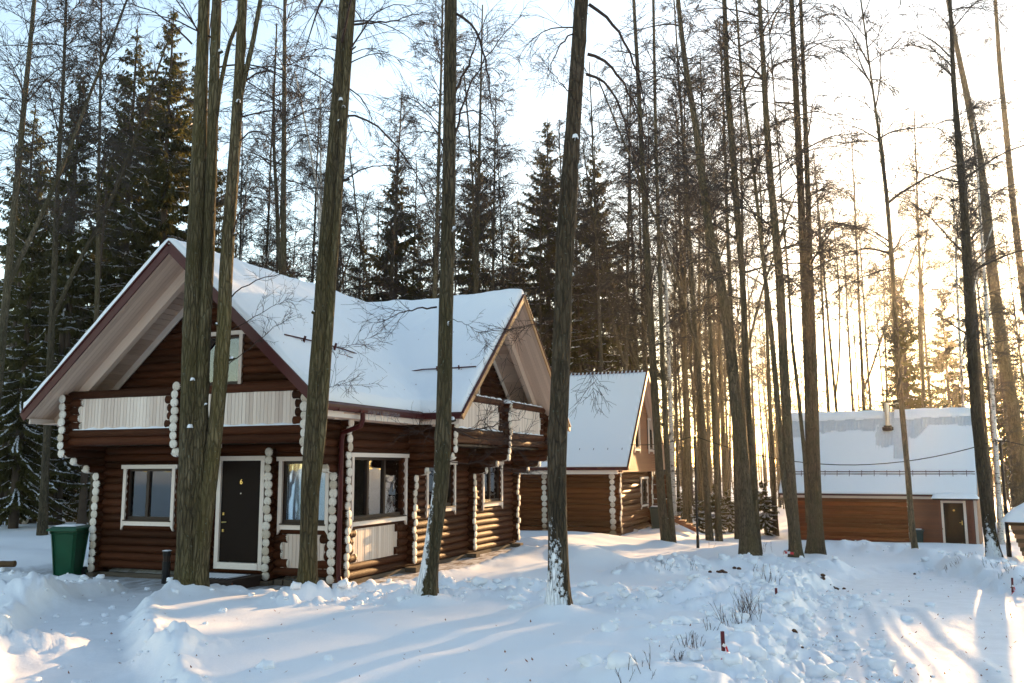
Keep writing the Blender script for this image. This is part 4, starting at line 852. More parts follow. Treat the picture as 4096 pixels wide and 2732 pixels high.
# eaves: white board, gutters with brackets, downpipe and icicles
def eave_bits(p0, p1, out):
    p0 = Vector(p0); p1 = Vector(p1); o = Vector(out)
    d = (p1-p0).normalized()
    S = 8; v = []; f = []
    for e, q in enumerate((p0, p1)):
        for j in range(S+1):
            a = math.pi*j/S; v.append(q+o*(.065-.062*math.cos(a))+Vector((0, 0, -.02-.062*math.sin(a))))
    n = S+1
    for j in range(S): f.append((j, j+1, n+j+1, n+j))
    vi = len(v); v += [x+Vector((0, 0, .006))+o*.0 for x in v]; f += [tuple(vi+i for i in q)[::-1] for q in list(f)]; f += [tuple(range(n)), tuple(range(n, 2*n))[::-1]]
    g = obj('gutter', mesh('gutter', v, f, 'red_metal', False), H)
    L = (p1-p0).length; k = max(2, int(L/.75))
    for i in range(k):
        q = p0+d*(L*(i+.5)/k); 
        b = box('gutter_bracket', q+o*.065+Vector((0, 0, -.05)), (.03 if abs(d.x) > .5 else .142, .142 if abs(d.x) > .5 else .03, .075), 'red_metal', g)
ge = ez-.05
eave_bits((rx1+.005, RAKE_F, ge), (rx1+.005, cy0-.15, ge), (1, 0, 0)); eave_bits((rx1+.15, cy0-.005, ge), (RAKE_S, cy0-.005, ge), (0, -1, 0))
eave_bits((RAKE_S, cy1+.005, ge), (rx1, cy1+.005, ge), (0, 1, 0))
box2('eave_board', (rx1-.10, RAKE_F+.1, ez-.24), (rx1-.06, cy0-.05, ez-.12), 'casing', H); box2('eave_board', (rx1-.10, cy0+.06, ez-.24), (RAKE_S-.1, cy0+.10, ez-.12), 'casing', H)
box2('eave_board', (rx0+.06, RAKE_F+.1, ez-.24), (rx0+.10, BACK-.1, ez-.12), 'casing', H); box2('eave_soffit', (W+.09, BF, ez-.245), (rx1-.10, cy0, ez-.225), 'soffit', H)
box2('eave_soffit', (rx0+.10, BF, ez-.245), (-.09, D, ez-.225), 'soffit', H)
dp = [(rx1+.07, -.33, ge-.07), (rx1+.07, -.33, ge-.22), (rx1+.02, -.33, ge-.34), (W+.22, -.26, 3.18), (W+.17, -.22, 3.02), (W+.16, -.21, .42), (W+.17, -.22, .27), (W+.27, -.30, .14)]
pp = []
for a, b in zip(dp[:-1], dp[1:]):
    for i in range(4): pp.append(Vector(a).lerp(Vector(b), i/4))
pp.append(Vector(dp[-1])); obj('downpipe', tube_mesh('downpipe', pp, .052, 12, 'red_metal'), H)
for i in range(24):
    y = -.18+1.35*(i+random.uniform(-.3, .3))/24; ln = random.choice((.05, .07, .10, .12, .16, .22, .30)); x = rx1+.128
    S = 6; v = [(x+.011*math.cos(2*math.pi*j/S), y+.011*math.sin(2*math.pi*j/S), ge-.01) for j in range(S)]
    v += [(x+.007*math.cos(2*math.pi*j/S), y+.007*math.sin(2*math.pi*j/S), ge-.02-ln*.6) for j in range(S)]+[(x, y, ge-.02-ln)]
    f = [(j, S+j, S+(j+1) % S, (j+1) % S) for j in range(S)]+[(S+j, 2*S, S+(j+1) % S) for j in range(S)]
    obj('icicle', mesh('icicle', v, f, 'ice', True), H)
# the snow that lies on the roof: one thick rounded blanket
def snow_roof(name, x0, x1, y0, y1, st, zfun, inside, thick, parent, seed=0, edge=.20, blur=5, loc=None):
    xs = np.arange(x0, x1+1e-6, st); ys = np.arange(y0, y1+1e-6, st); X, Y = np.meshgrid(xs, ys, indexing='ij')
    Z = zfun(X, Y); ok = inside(X, Y)
    # distance to the edge of the roof, in metres, by repeated erosion
    e = ok.copy(); dist = np.zeros_like(X)
    for i in range(int(edge/st)+1):
        dist += e*st; p = np.pad(e, 1); e = p[1:-1, 1:-1] & p[:-2, 1:-1] & p[2:, 1:-1] & p[1:-1, :-2] & p[1:-1, 2:]
    Zs = np.where(ok, Z, np.nan)
    for _ in range(blur):
        p = np.pad(Zs, 1, constant_values=np.nan); st_ = np.stack([p[1:-1, 1:-1]]*2+[p[:-2, 1:-1], p[2:, 1:-1], p[1:-1, :-2], p[1:-1, 2:]])
        q = np.where(np.isnan(st_), np.nan, st_)
        with np.errstate(all='ignore'):
            m = np.nanmean(q, axis=0)
        Zs = np.where(ok, m, np.nan)
    prof = np.sqrt(np.clip(1-(1-np.clip(dist/edge, 0, 1))**2, 0, 1))
    T = thick(X, Y)*(.52+.48*prof)*(1+(.35*noise2(X*2.3+seed, Y*2.3)+.3*noise2(X*.9, Y*.9+seed))*(1-prof))
    top = np.maximum(np.where(np.isnan(Zs), -9, Zs), Z-.05)+T
    idx = -np.ones(X.shape, int); idx[ok] = np.arange(ok.sum()); V = np.stack([X[ok], Y[ok], top[ok]], -1)
    a = idx[:-1, :-1]; b = idx[1:, :-1]; c = idx[1:, 1:]; d = idx[:-1, 1:]; q = (a >= 0) & (b >= 0) & (c >= 0) & (d >= 0)
    Fq = np.stack([a[q], b[q], c[q], d[q]], -1)
    ed = np.concatenate([Fq[:, [0, 1]], Fq[:, [1, 2]], Fq[:, [2, 3]], Fq[:, [3, 0]]]); key = set(map(tuple, ed)); rim = [(p_, r_) for p_, r_ in key if (r_, p_) not in key]
    n = len(V); B = np.stack([X[ok], Y[ok], Z[ok]+.006], -1); used = sorted({i for e_ in rim for i in e_}); mp = {u: n+i for i, u in enumerate(used)}
    V = np.concatenate([V, B[used]]); S = np.array([(r_, p_, mp[p_], mp[r_]) for p_, r_ in rim])
    return obj(name, mesh(name, V, np.concatenate([Fq, S]), 'snow', True), parent)
def th_main(X, Y):
    t = .22+.085*fbm(X*.55+3, Y*.55, 3)+.04*fbm(X*1.6, Y*1.6+4, 3)+.012*fbm(X*4, Y*4, 2)
    # slides and settling creases of the side slope
    t = t+.05*np.sin(np.clip((X-3.4)*2.2, 0, 6))*np.exp(-((Y-(-.1+.35*(X-3.2)))/.28)**2)-.06*np.exp(-((Y-(.45+.35*(X-3.2)))/.22)**2)*(X > 3.3)
    t = t-.07*np.exp(-((X-6.6)/.35)**2-((Y-3.3)/.25)**2)+.06*np.exp(-((X-6.2)/.3)**2-((Y-3.9)/.5)**2)
    return np.clip(t, .08, .4)
snow_roof('roof_snow', rx0, RAKE_S+.02, RAKE_F-.02, BACK, .07, roof_z,
          lambda X, Y: ((X <= rx1+.001)) | ((X > rx1) & (np.abs(Y-CYR) <= CHW+.001)), th_main, H, edge=.24, blur=7)
# snow guards half buried in the snow
def guard(pts, parent, legs, r=.016):
    for a, b in zip(pts[:-1], pts[1:]): rod('snow_guard', a, b, r, 'red_metal', parent)
for (x, lift) in ((5.72, .26), (5.80, .17)):
    z = RZ-RM*(x-RX)+lift
    guard([(x, -1.10, z), (x, -.35, z), (x, .45, z-.01), (x, 1.2, z-.03), (x, 1.9, z-.08)], H, 0)
for yy in (-.45, .75): beam('guard_bracket', (5.70, yy, RZ-RM*2.51+.05), (5.78, yy, RZ-RM*2.58+.36), .02, .05, 'red_metal', H)
for (y, lift) in ((3.62, .24), (3.54, .14)):
    z = RZ-CM*abs(y-CYR)+lift; guard([(5.9, y, z-.06), (6.5, y, z), (7.2, y, z), (7.95, y, z+.01)], H, 0)
for xx in (6.9, 7.5): beam('guard_bracket', (xx, 3.66, RZ-CM*2.94+.05), (xx, 3.58, RZ-CM*3.02+.33), .02, .05, 'red_metal', H)

# leaves and bits of bark lying on the roof snow
rl = np.random.default_rng(5); acc_v = []
for i in range(46):
    if i < 26: x, y = rl.uniform(3.6, 6.9), rl.uniform(-1.4, 2.3)
    else: x, y = rl.uniform(5.2, 7.9), rl.uniform(2.8, 6.0)
    z = float(roof_z(np.array(x), np.array(y)))+.24; a = rl.uniform(0, 6.28); sz = rl.uniform(.025, .06)
    o = obj('leaf', mesh('leaf', [(0, 0, .02), (sz*.6, sz*.25, 0), (sz*1.3, 0, .025), (sz*.6, -sz*.25, 0)], [(0, 1, 2, 3)], 'leaf'), H, (x, y, z), (rl.uniform(-.5, .5), .6, a))

# ------------------------------------------------------------------ the second cabin: log walls, steep roof, orange boarded gable
cabin = thing('log_cabin', 'log cabin with steep snowy roof and orange boarded gable, behind the log house', 'cabin', H2)
C2 = cabin
ZY2 = [.14, .42, .66, .88, 1.10, 1.36, 1.61, 1.83, 2.05, 2.30, 2.53, 2.74]; RY2 = [.165, .11, .135, .11, .135, .115, .145, .10, .125, .11, .125, .10]
ZX2 = [(a+b)/2 for a, b in zip(ZY2[:-1], ZY2[1:])]
def rows2(axis, fixed, a0, a1, zs, rs, holes=(), e0=False, e1=False, parent=None, mat='log2'):
    for i, (z, r) in enumerate(zip(zs, rs)):
        wall(axis, fixed, a0, a1, [0], holes, (e0, e1), parent, mat, lambda k, z=z: z, r)
WH2 = [(4.62, 5.86, 1.15, 2.40)]
rows2('y', 0, -.30, 6.60, ZY2, RY2, WH2, True, False, C2); rows2('y', -3.04, -.30, .4, ZY2, RY2, (), True, False, C2); rows2('y', -7, -.30, 6.6, ZY2[::1], RY2, (), False, False, C2)
rows2('x', 0, -7.2, .30, ZX2, [.132]*11, (), False, True, C2); rows2('x', 6.3, -7.2, .30, ZX2, [.132]*11, (), False, True, C2)
rows2('x', 6.9, -.5, 1.0, ZX2[:10], [.12]*10, (), False, True, C2)
box2('foundation', (-7.1, -.12, -.6), (.13, 6.4, .02), 'concrete', C2)
window(C2, 'y', .03, 4.52, 5.96, 1.07, 2.45, [.5], 1, 'lace')
# gable boards
RM2 = (7.33-2.93)/4.18; RY = 3.10
for i in range(40):
    z = 2.72+.115*(i+.5); half = (7.33-.25-z)/RM2
    if half < .1: break
    segs = [(RY-min(half, 3.42), RY+min(half, 3.42))]
    for (a, b, za, zb) in ((1.68, 2.62, 3.75, 5.12), (4.62, 5.56, 3.75, 5.12)):
        if za < z < zb: segs = [s for p, q in segs for s in ((p, min(q, a)), (max(p, b), q)) if s[1]-s[0] > .05]
    for p, q in segs: box('siding_board', (.45, (p+q)/2, z), (.03, q-p, .109), 'siding', C2)
window(C2, 'y', .45, 4.56, 5.62, 3.66, 5.22, [], 1, 'drape', True, True); window(C2, 'y', .45, 1.62, 2.68, 3.66, 5.22, [], 1, 'drape', True, True)
v_ = [(.25, -.32, 2.70), (.25, 6.52, 2.70), (.25, 6.52, 3.2), (.25, 3.10, 7.0), (.25, -.32, 3.2)]; obj('gable_wall', mesh('gable_wall', v_+[(x-.03, y, z) for x, y, z in v_], [(0, 1, 2, 3, 4), (9, 8, 7, 6, 5)]+[(i, i+5, (i+1) % 5+5, (i+1) % 5) for i in range(5)], 'siding'), C2)
box2('gable_floor', (-6.9, -.3, 2.70), (.43, 6.5, 2.72), 'siding', C2)
def deck_l(name, pts, th, parent, mats=('red_metal', 'soffit')):
    n = len(pts); v = [tuple(p) for p in pts]+[(p[0], p[1], p[2]-th) for p in pts]
    f = [tuple(range(n)), tuple(range(2*n-1, n-1, -1))]+[(i, i+n, (i+1) % n+n, (i+1) % n) for i in range(n)]
    return obj(name, mesh(name, v, f, list(mats), False, [0, 1]+[0]*n), parent)
E0, E1, X0, X1 = -1.08, 7.28, -7.8, .90
for y_ in (E0, E1): deck_l('roof_slope', [(X0, RY, 7.33), (X1, RY, 7.33), (X1, y_, 2.93), (X0, y_, 2.93)] if y_ > RY else [(X0, y_, 2.93), (X1, y_, 2.93), (X1, RY, 7.33), (X0, RY, 7.33)], .12, C2)
for y_ in (E0, E1):
    sgn = 1 if y_ > RY else -1; up = Vector((0, sgn*.72, .69))
    beam('rake_board', (X1+.015, RY, 7.25), (X1+.015, y_, 2.85), .03, .16, 'rake_wood', C2, up)
    for k in range(4): beam('soffit_board', (.53+k*.095, RY, 7.19), (.53+k*.095, y_, 2.79), .088, .02, 'soffit', C2, up)
box2('gutter', (X0, E0-.11, 2.80), (X1, E0-.01, 2.90), 'red_metal', C2); box2('eave_board', (X0, E0+.05, 2.64), (.45, E0+.09, 2.80), 'casing', C2); box2('eave_soffit', (X0, E0+.09, 2.68), (.45, -.1, 2.70), 'casing', C2)
# ribbed iron under thin snow: the ribs show along the ridge
def ribs(parent, x0, x1, ya, za, yb, zb, step=.19, name='roof_rib', r=.035, mat='iron'):
    n = int((x1-x0)/step)
    for i in range(n): x = x0+step*(i+.5); rod(name, (x, ya, za), (x, yb, zb), r, mat, parent)
ribs(C2, X0, X1-.1, RY-.02, 7.345, RY-.55, 7.345-.55*RM2)
snow_roof('roof_snow', X0, X1, E0, E1, .09, lambda X, Y: 7.33-RM2*np.abs(Y-RY), lambda X, Y: np.abs(Y-RY) > .10, lambda X, Y: .075+.02*fbm(X*.8, Y*.8, 2)+.006*np.sin(X*2*np.pi/.19), C2, edge=.12, blur=1)
for z_, y_ in ((3.66, -.42), (3.56, -.42)): rod('snow_guard', (X0+.2, y_, z_), (X1-.15, y_, z_), .018, 'red_metal', C2)
for i in range(9): beam('guard_bracket', (X1-.4-.62*i, -.52, 3.5), (X1-.4-.62*i, -.40, 3.72), .02, .05, 'red_metal', C2)
rod('drain_pipe', (.10, 2.80, .10), (.34, 2.80, .06), .07, 'casing', C2)
# wooden stairs at the cabin's right side
st = thing('wooden_steps', 'low orange wooden steps beside the second cabin', 'steps', (8.35, 26.7, ground_z(8.35, 26.7)-.05), .1)
for i in range(4): box('tread', (.28*i, 0, .62-.17*i), (.30, 1.0, .05), 'siding', st)
for s in (-.44, .44): beam('stringer', (-.1, s, .5), (.95, s, .02), .05, .16, 'siding', st)

# ------------------------------------------------------------------ the far cabin: red-brown logs, boarded porch end, chimney pipe
far = thing('log_cabin', 'red-brown cabin with chimney pipe and corrugated snowy roof at the right', 'cabin', H3, H3A)
C3 = far
for i in range(11):
    z = .19+.212*i; r = .111
    log((-7.55, 0, z), (-2.45, 0, z), r*random.uniform(.97, 1.03), 'log3', C3); log((-7.55, 0, z+.1), (-7.55, 6.1, z+.1), r, 'log3', C3)
box2('foundation', (-7.6, -.10, -.7), (-2.4, 6.1, .08), 'bare_log', C3); box2('foundation', (-2.4, -.06, -.7), (.5, 6.1, .12), 'concrete', C3)
for i in range(23):
    z = .13+.103*(i+.5); segs = [(-2.42, -.98), (.06, .48)] if z < 2.26 else [(-2.42, .48)]
    for p, q in segs: box('siding_board', ((p+q)/2, .02, z), (q-p, .03, .097), 'siding3', C3)
    box('siding_board', (.49, 3.05, z), (.03, 6.1, .097), 'siding3', C3)
for i in range(38):
    z = 2.5+.11*(i+.5); half = (6.55-z)/1.139
    if half > .08: box('siding_board', (.49, 3.1, z), (.03, 2*half, .104), 'siding3', C3)
box2('wall_core', (-2.44, .04, .1), (.46, .09, 2.5), 'step', C3); v_ = [(.465, .05, .1), (.465, 6.1, .1), (.465, 6.1, 2.55), (.465, 3.1, 6.4), (.465, .05, 2.55)]; obj('gable_wall', mesh('gable_wall', v_+[(x-.03, y, z) for x, y, z in v_], [(0, 1, 2, 3, 4), (9, 8, 7, 6, 5)]+[(i, i+5, (i+1) % 5+5, (i+1) % 5) for i in range(5)], 'siding3'), C3)
box2('corner_board', (.40, -.03, .1), (.52, .0, 2.5), 'casing', C3)
R3Y, R3Z, E3Z, S3 = 3.1, 6.70, 2.60, (6.70-2.60)/3.6
for y_ in (-.5, 6.7): deck_l('roof_slope', [(-8.35, R3Y, R3Z), (.62, R3Y, R3Z), (.62, y_, E3Z), (-8.35, y_, E3Z)] if y_ > R3Y else [(-8.35, y_, E3Z), (.62, y_, E3Z), (.62, R3Y, R3Z), (-8.35, R3Y, R3Z)], .10, C3, ('iron', 'soffit'))
for y_ in (-.5, 6.7): beam('rake_board', (.635, R3Y, R3Z-.06), (.635, y_, E3Z-.06), .03, .13, 'rake_wood', C3, Vector((0, (1 if y_ > 3 else -1)*.75, .66)))
ribs(C3, -8.35, .62, R3Y-.02, R3Z+.012, -.45, E3Z+.07, .152, 'roof_rib', .032)
box2('gutter', (-8.35, -.60, E3Z-.10), (.62, -.50, E3Z-.01), 'red_metal', C3); box2('eave_board', (-8.3, -.46, E3Z-.22), (.5, -.43, E3Z-.10), 'casing', C3); box2('eave_soffit', (-8.3, -.43, E3Z-.20), (.5, 0, E3Z-.18), 'casing', C3)
def ok3(X, Y):
    s = (R3Y-Y); ok = (np.abs(s) > .55+.16*noise2(X*1.1+3, 0*X+2)+.05*noise2(X*4, 0*X)); n = .12*noise2(X*1.7, Y*2.3)
    ok &= ~((X+n < -7.15) & (Y > 2.0) & (Y < R3Y)); ok &= ~((np.abs(X+3.25+n) < .55) & (Y > 1.55+n) & (Y < R3Y)); ok &= ~((np.abs(X+2.72-(Y-1.2)*.1+n*.6) < .26) & (Y > .95) & (Y < 2.4))
    ok &= ~((X > -2.75+n) & (X < -1.55+(Y-2.4)*.8+n) & (Y > 1.9+n) & (Y < R3Y)); ok &= ~((X < -4+n) & (Y > 2.28+.22*noise2(X*1.3, 0*X+5)) & (Y < R3Y)); ok &= ~((X > -1.6) & (Y > 2.42+n) & (Y < R3Y)); return ok
sn3 = snow_roof('roof_snow', -8.35, .62, -.5, 6.7, .075, lambda X, Y: R3Z-S3*np.abs(Y-R3Y), ok3, lambda X, Y: .085+.03*fbm(X*1.2, Y*.5, 3)+.05*np.exp(-((Y-.1)/.35)**2)*np.maximum(0, fbm(X*2, Y*2, 2)), C3, edge=.15, blur=1)
snow_roof('ridge_snow', -8.35, .62, 2.3, 3.9, .05, lambda X, Y: R3Z+.03-S3*np.abs(Y-R3Y)*.9, lambda X, Y: (np.abs(Y-R3Y) < .40+.16*noise2(X*1.1+3, 0*X+2)+.05*noise2(X*4, 0*X)) & (np.abs(X+3.33) > .26), lambda X, Y: .15+.05*fbm(X*.9, Y, 2), C3, edge=.22, blur=3)
for z_, y_ in ((3.66, .26), (3.54, .24)): rod('snow_guard', (-8.2, y_, z_), (.55, y_, z_), .02, 'red_metal', C3)
for i in range(15): beam('guard_bracket', (.2-.58*i, .16, 3.42), (.2-.58*i, .28, 3.72), .02, .05, 'red_metal', C3)
ch = obj('chimney_pipe', None, C3, (-3.33, 2.3, 5.72)); rod('pipe', (0, 0, 0), (0, 0, 1.42), .115, 'steel', ch); rod('pipe_cap', (0, 0, 1.42), (0, 0, 1.50), .14, 'rubber', ch); rod('pipe_collar', (0, -.03, .02), (0, -.06, .18), .27, 'rubber', ch); rod('pipe_collar', (0, -.04, .18), (0, -.05, .27), .19, 'rubber', ch)
d3 = obj('door', None, C3, (-.46, 0, .24))
box2('leaf', (-.42, -.05, .02), (.42, 0, 1.96), 'door', d3); box2('casing', (-.53, -.07, -.02), (-.42, 0, 2.06), 'casing', d3); box2('casing', (.42, -.07, -.02), (.53, 0, 2.06), 'casing', d3); box2('casing', (-.42, -.07, 1.96), (.42, 0, 2.06), 'casing', d3); box2('threshold', (-.42, -.09, -.03), (.42, 0, .02), 'casing', d3)
rod('handle', (.33, -.06, .95), (.33, -.06, 1.15), .022, 'brass', d3); rod('handle', (.33, -.09, 1.06), (.22, -.09, 1.06), .014, 'brass', d3); rod('door_badge', (.02, -.055, 1.62), (.02, -.06, 1.62), .05, 'brass', d3)
pc = obj('porch', None, C3, (0, 0, 0))
box2('platform', (-1.05, -1.0, .10), (.45, -.03, .235), 'step', pc); box2('step', (-.95, -1.35, -.35), (.45, -1.0, .04), 'step', pc); box2('platform_base', (-1.0, -.95, -.4), (.42, -.1, .10), 'step', pc)
for x in (-.98, .33): box2('post', (x-.05, -.95, .235), (x+.05, -.85, 2.36), 'siding3', pc)
box2('canopy_roof', (-1.25, -1.08, 2.36), (.62, 0, 2.43), 'step', pc); snow_cap(-.32, -.54, 2.431, 1.98, 1.16, .26, pc, 'canopy_snow', 'snow', 3, 26, 16)
snow_cap(-.3, -1.17, .041, 1.3, .3, .05, pc, 'step_snow', 'snow', 4)
for s in (-.98, .33): rod('handrail', (s, -.9, 1.0), (s, -.03, 1.0), .03, 'bare_log', pc); rod('baluster', (s, -.45, .235), (s, -.45, 1.0), .02, 'bare_log', pc)

# ------------------------------------------------------------------ slatted timber bin with a snow hood at the right edge
sb = thing('timber_bin', 'slatted timber bin with a tall snow hood at the right edge', 'timber bin', (22.35, 16.75, ground_z(22.35, 16.75)-.04), -.35)
for i in range(9):
    z = .09+.135*i; hw = .84+.035*i; m = 'slat' if i % 2 else 'bare_log'
    for (cx, cy, sx, sy) in ((0, -hw, 2*hw, .04), (0, hw, 2*hw, .04), (-hw, 0, .04, 2*hw-.05), (hw, 0, .04, 2*hw-.05)): box('slat', (cx, cy, z), (sx, sy, .118), m, sb)
for sx in (-1, 1):
    for sy in (-1, 1): beam('corner_post', (sx*.78, sy*.78, 0), (sx*1.08, sy*1.08, 1.24), .07, .07, 'slat', sb)
n = 24; u = np.linspace(-1, 1, n); U, V_ = np.meshgrid(u, u, indexing='ij'); mxx = np.maximum(np.abs(U), np.abs(V_))
Z = 1.25+.95*(1-mxx)+.16*np.clip(1-mxx**8, 0, 1)+.04*noise2(U*3, V_*3); Z[mxx > .999] = 1.22; i_, j_ = np.meshgrid(np.arange(n-1), np.arange(n-1), indexing='ij'); a_ = (i_*n+j_).ravel()
obj('snow_hood', mesh('snow_hood', np.stack([U*1.32, V_*1.32, Z], -1).reshape(-1, 3), np.stack([a_, a_+n, a_+n+1, a_+1], -1), 'snow', True), sb); box2('lid', (-1.2, -1.2, 1.19), (1.2, 1.2, 1.235), 'slat', sb)

# ------------------------------------------------------------------ wheeled bins
def wheeled_bin(loc, rz, sc, mat, label):
    b = thing('wheeled_bin', label, 'bin', loc, rz); b.scale = (sc, sc, sc)
    prof = [(0, .40, .44), (.04, .42, .46), (.55, .50, .56), (.92, .555, .64), (.94, .60, .70), (.99, .60, .70)]
    v = []; f = []
    for (z, wx, wy) in prof:
        cx = .05
        for (sx, sy) in ((-1, -1), (1, -1), (1, 1), (-1, 1)):
            for (kx, ky) in ((.82, 1), (1, .82)) if sx*sy > 0 else ((1, .82), (.82, 1)): v.append((sx*wx/2*kx, sy*wy/2*ky, z))
    for i in range(len(prof)-1):
        for j in range(8): f.append((i*8+j, i*8+(j+1) % 8, i*8+8+(j+1) % 8, i*8+8+j))
    f.append(tuple(range(8))[::-1]); f.append(tuple(range(40, 48))); obj('body', mesh('bin_body', v, f, mat), b)
    lid = [(-.32, -.38, .99), (.32, -.38, .99), (.32, .37, 1.0), (-.32, .37, 1.0), (-.31, -.37, 1.03), (.31, -.37, 1.03), (.30, .36, 1.05), (-.30, .36, 1.05), (-.24, -.26, 1.075), (.24, -.26, 1.075), (.24, .26, 1.085), (-.24, .26, 1.085)]
    obj('lid', mesh('bin_lid', lid, [(0, 3, 2, 1), (0, 1, 5, 4), (1, 2, 6, 5), (2, 3, 7, 6), (3, 0, 4, 7), (4, 5, 9, 8), (5, 6, 10, 9), (6, 7, 11, 10), (7, 4, 8, 11), (8, 9, 10, 11)], mat), b)
    for s in (-1, 1):
        wv = obj('wheel', None, b, (s*.24, .25, .10)); rod('tyre', (-.03, 0, 0), (.03, 0, 0), .10, 'rubber', wv); rod('hub', (-.034, 0, 0), (.034, 0, 0), .05, mat, wv)
    rod('handle', (-.22, .40, .98), (.22, .40, .98), .016, mat, b); rod('axle', (-.22, .25, .10), (.22, .25, .10), .012, 'black', b)
    snow_cap(0, 0, 1.062, .50, .52, .045, b, 'lid_snow', 'snow', 8, 12, 12); return b
def on_ground(a, b_, dz=-.02): p = ground_at(a, b_); return (p.x, p.y, p.z+dz)
wheeled_bin((-.50, -.42, .0), .35, 1.08, 'green', 'green wheeled bin with a little snow at the left corner of the log house')
p = H2; wheeled_bin((7.48, 26.2, ground_z(7.48, 26.2)-.03), .1, .98, 'teal', 'dark green wheeled bin against the side of the second cabin')
c_, s_ = math.cos(H3A), math.sin(H3A)
def l3(x, y): return (H3[0]+x*c_-y*s_, H3[1]+x*s_+y*c_)
q = l3(-2.05, -.52); wheeled_bin((q[0], q[1], H3[2]-.05), H3A, .95, 'teal', 'dark teal wheeled bin before the far cabin, behind a thin trunk')
q = at_depth(104, 2012, 46); wheeled_bin((q[0], q[1], ground_z(q[0], q[1])-.1), .2, 1.25, 'teal', 'dark bin half hidden among the tree trunks at the far left')

# ------------------------------------------------------------------ small things round the houses
b = thing('bollard_light', 'short black bollard light left of the triple-stemmed tree', 'bollard', (2.52, -.62, .0)); 
rod('post', (0, 0, 0), (0, 0, .48), .085, 'black', b); rod('lens', (0, 0, .48), (0, 0, .60), .078, 'frame', b); rod('cap', (0, 0, .60), (0, 0, .70), .088, 'black', b); snow_cap(0, 0, .70, .15, .15, .02, b, 'cap_snow', 'snow', 2)
def lamp_post(a, bpx, topy, label, r=.045):
    p = ground_at(a, bpx); D_ = (np.array(p)-CAM)@FW; T = at_depth(a, topy, D_); h = T[2]-p.z
    t_ = thing('lamp_post', label, 'lamp post', (p.x, p.y, p.z-.05)); rod('post', (0, 0, -.2), (0, 0, h*.55), r, 'black', t_); rod('post', (0, 0, h*.55), (0, 0, h), r*.8, 'black', t_)
    rod('base_sleeve', (0, 0, -.1), (0, 0, .5), r*1.25, 'black', t_); rod('bracket', (-.14, 0, h-.06), (.14, 0, h-.06), .014, 'black', t_); rod('insulator', (-.14, 0, h-.06), (-.14, 0, h+.04), .022, 'black', t_); rod('insulator', (.14, 0, h-.06), (.14, 0, h+.04), .022, 'black', t_)
    snow_cap(0, 0, h, .13, .13, .05, t_, 'cap_snow', 'snow', 6); return Vector((p.x, p.y, p.z+h-.03))
PO1 = lamp_post(2792, 2192, 1738, 'thin black lamp post between the second cabin and the thick leaning tree'); PO2 = lamp_post(4038, 2228, 1752, 'thin black lamp post at the right, beside the far cabin', .06)
def cable(a, b, sag, label, name='cable'):
    a = Vector(a); b = Vector(b); pts = [a.lerp(b, i/20)-Vector((0, 0, sag*4*(i/20)*(1-i/20))) for i in range(21)]
    tag(obj(name, tube_mesh(name, pts, .016, 5, 'wire')), label, 'cable')
cable((7.75, 20.3, 3.35+H2[2]+.5), PO1, .12, 'black cable running from the second cabin to the thin lamp post'); cable(PO1, PO2, .95, 'black cable sagging between the two lamp posts across the far cabin'); cable(PO2, PO2+Vector((9, 3, -.6)), .5, 'black cable leading off right from the right lamp post')
def stake(a, b_, hpx, label, tape=False):
    p = ground_at(a, b_); D_ = (np.array(p)-CAM)@FW; h = hpx/F_PX*D_; t_ = thing('stake', label, 'stake', p, random.random())
    box('peg', (0, 0, h/2-.1), (.032, .024, h+.2), 'stake', t_, (random.uniform(-.05, .05), random.uniform(-.05, .05), 0))
    if tape:
        box('tape', (.0, -.022, h*.45), (.05, .004, .03), 'tape_white', t_, (.2, .5, 0)); box('tape', (.025, -.025, h*.30), (.02, .004, .06), 'tape_red', t_, (.1, -.4, 0)); box('tape', (-.04, -.05, .01), (.012, .004, .10), 'tape_red', t_, (.6, .4, 0))
stake(2895, 2632, 98, 'dark red stake with shreds of red and white tape, nearest the camera', True); stake(3107, 2396, 42, 'dark red stake on the snow bank left of the road'); stake(3129, 2394, 24, 'short peg right beside the dark red stake on the bank'); stake(4051, 2372, 58, 'dark red stake at the right edge of the road', True)
# dry shrubs: bunches of upright stems in the snow
def shrub(a, b_, wpx, hpx, n, label, seed, spread=.35):
    rng = np.random.default_rng(seed); p = ground_at(a, b_); D_ = (np.array(p)-CAM)@FW; w_ = wpx/F_PX*D_; h = hpx/F_PX*D_; acc = Acc()
    s = np.stack([rng.uniform(-.5, .5, n)*w_, rng.uniform(-.5, .5, n)*w_*.7, np.full(n, -.06)], -1)
    for i in range(n): s[i, 2] = ground_z(p.x+s[i, 0], p.y+s[i, 1])-p.z-.05
    d = np.stack([rng.normal(0, spread, n), rng.normal(0, spread, n), np.ones(n)], -1); L = h*rng.uniform(.3, .95, n)+.04; P = grow(rng, s, d, L, 6, .07, 0, .05); acc.add(*tubes(P, taper(rng.uniform(.0022, .0042, n), 6, .5), 4))
    i2, t2, p2, d2 = children(rng, P, None, 3, .35, .95, .45); P2 = grow(rng, p2, d2, L[i2]*.35*rng.uniform(.4, 1, len(i2)), 4, .08, 0, .06); acc.add(*tubes(P2, taper(np.full(len(i2), .002), 4, .6), 3))
    tag(obj('dry_shrub', acc.mesh('dry_shrub', ['shrub']), None, p), label, 'shrub')
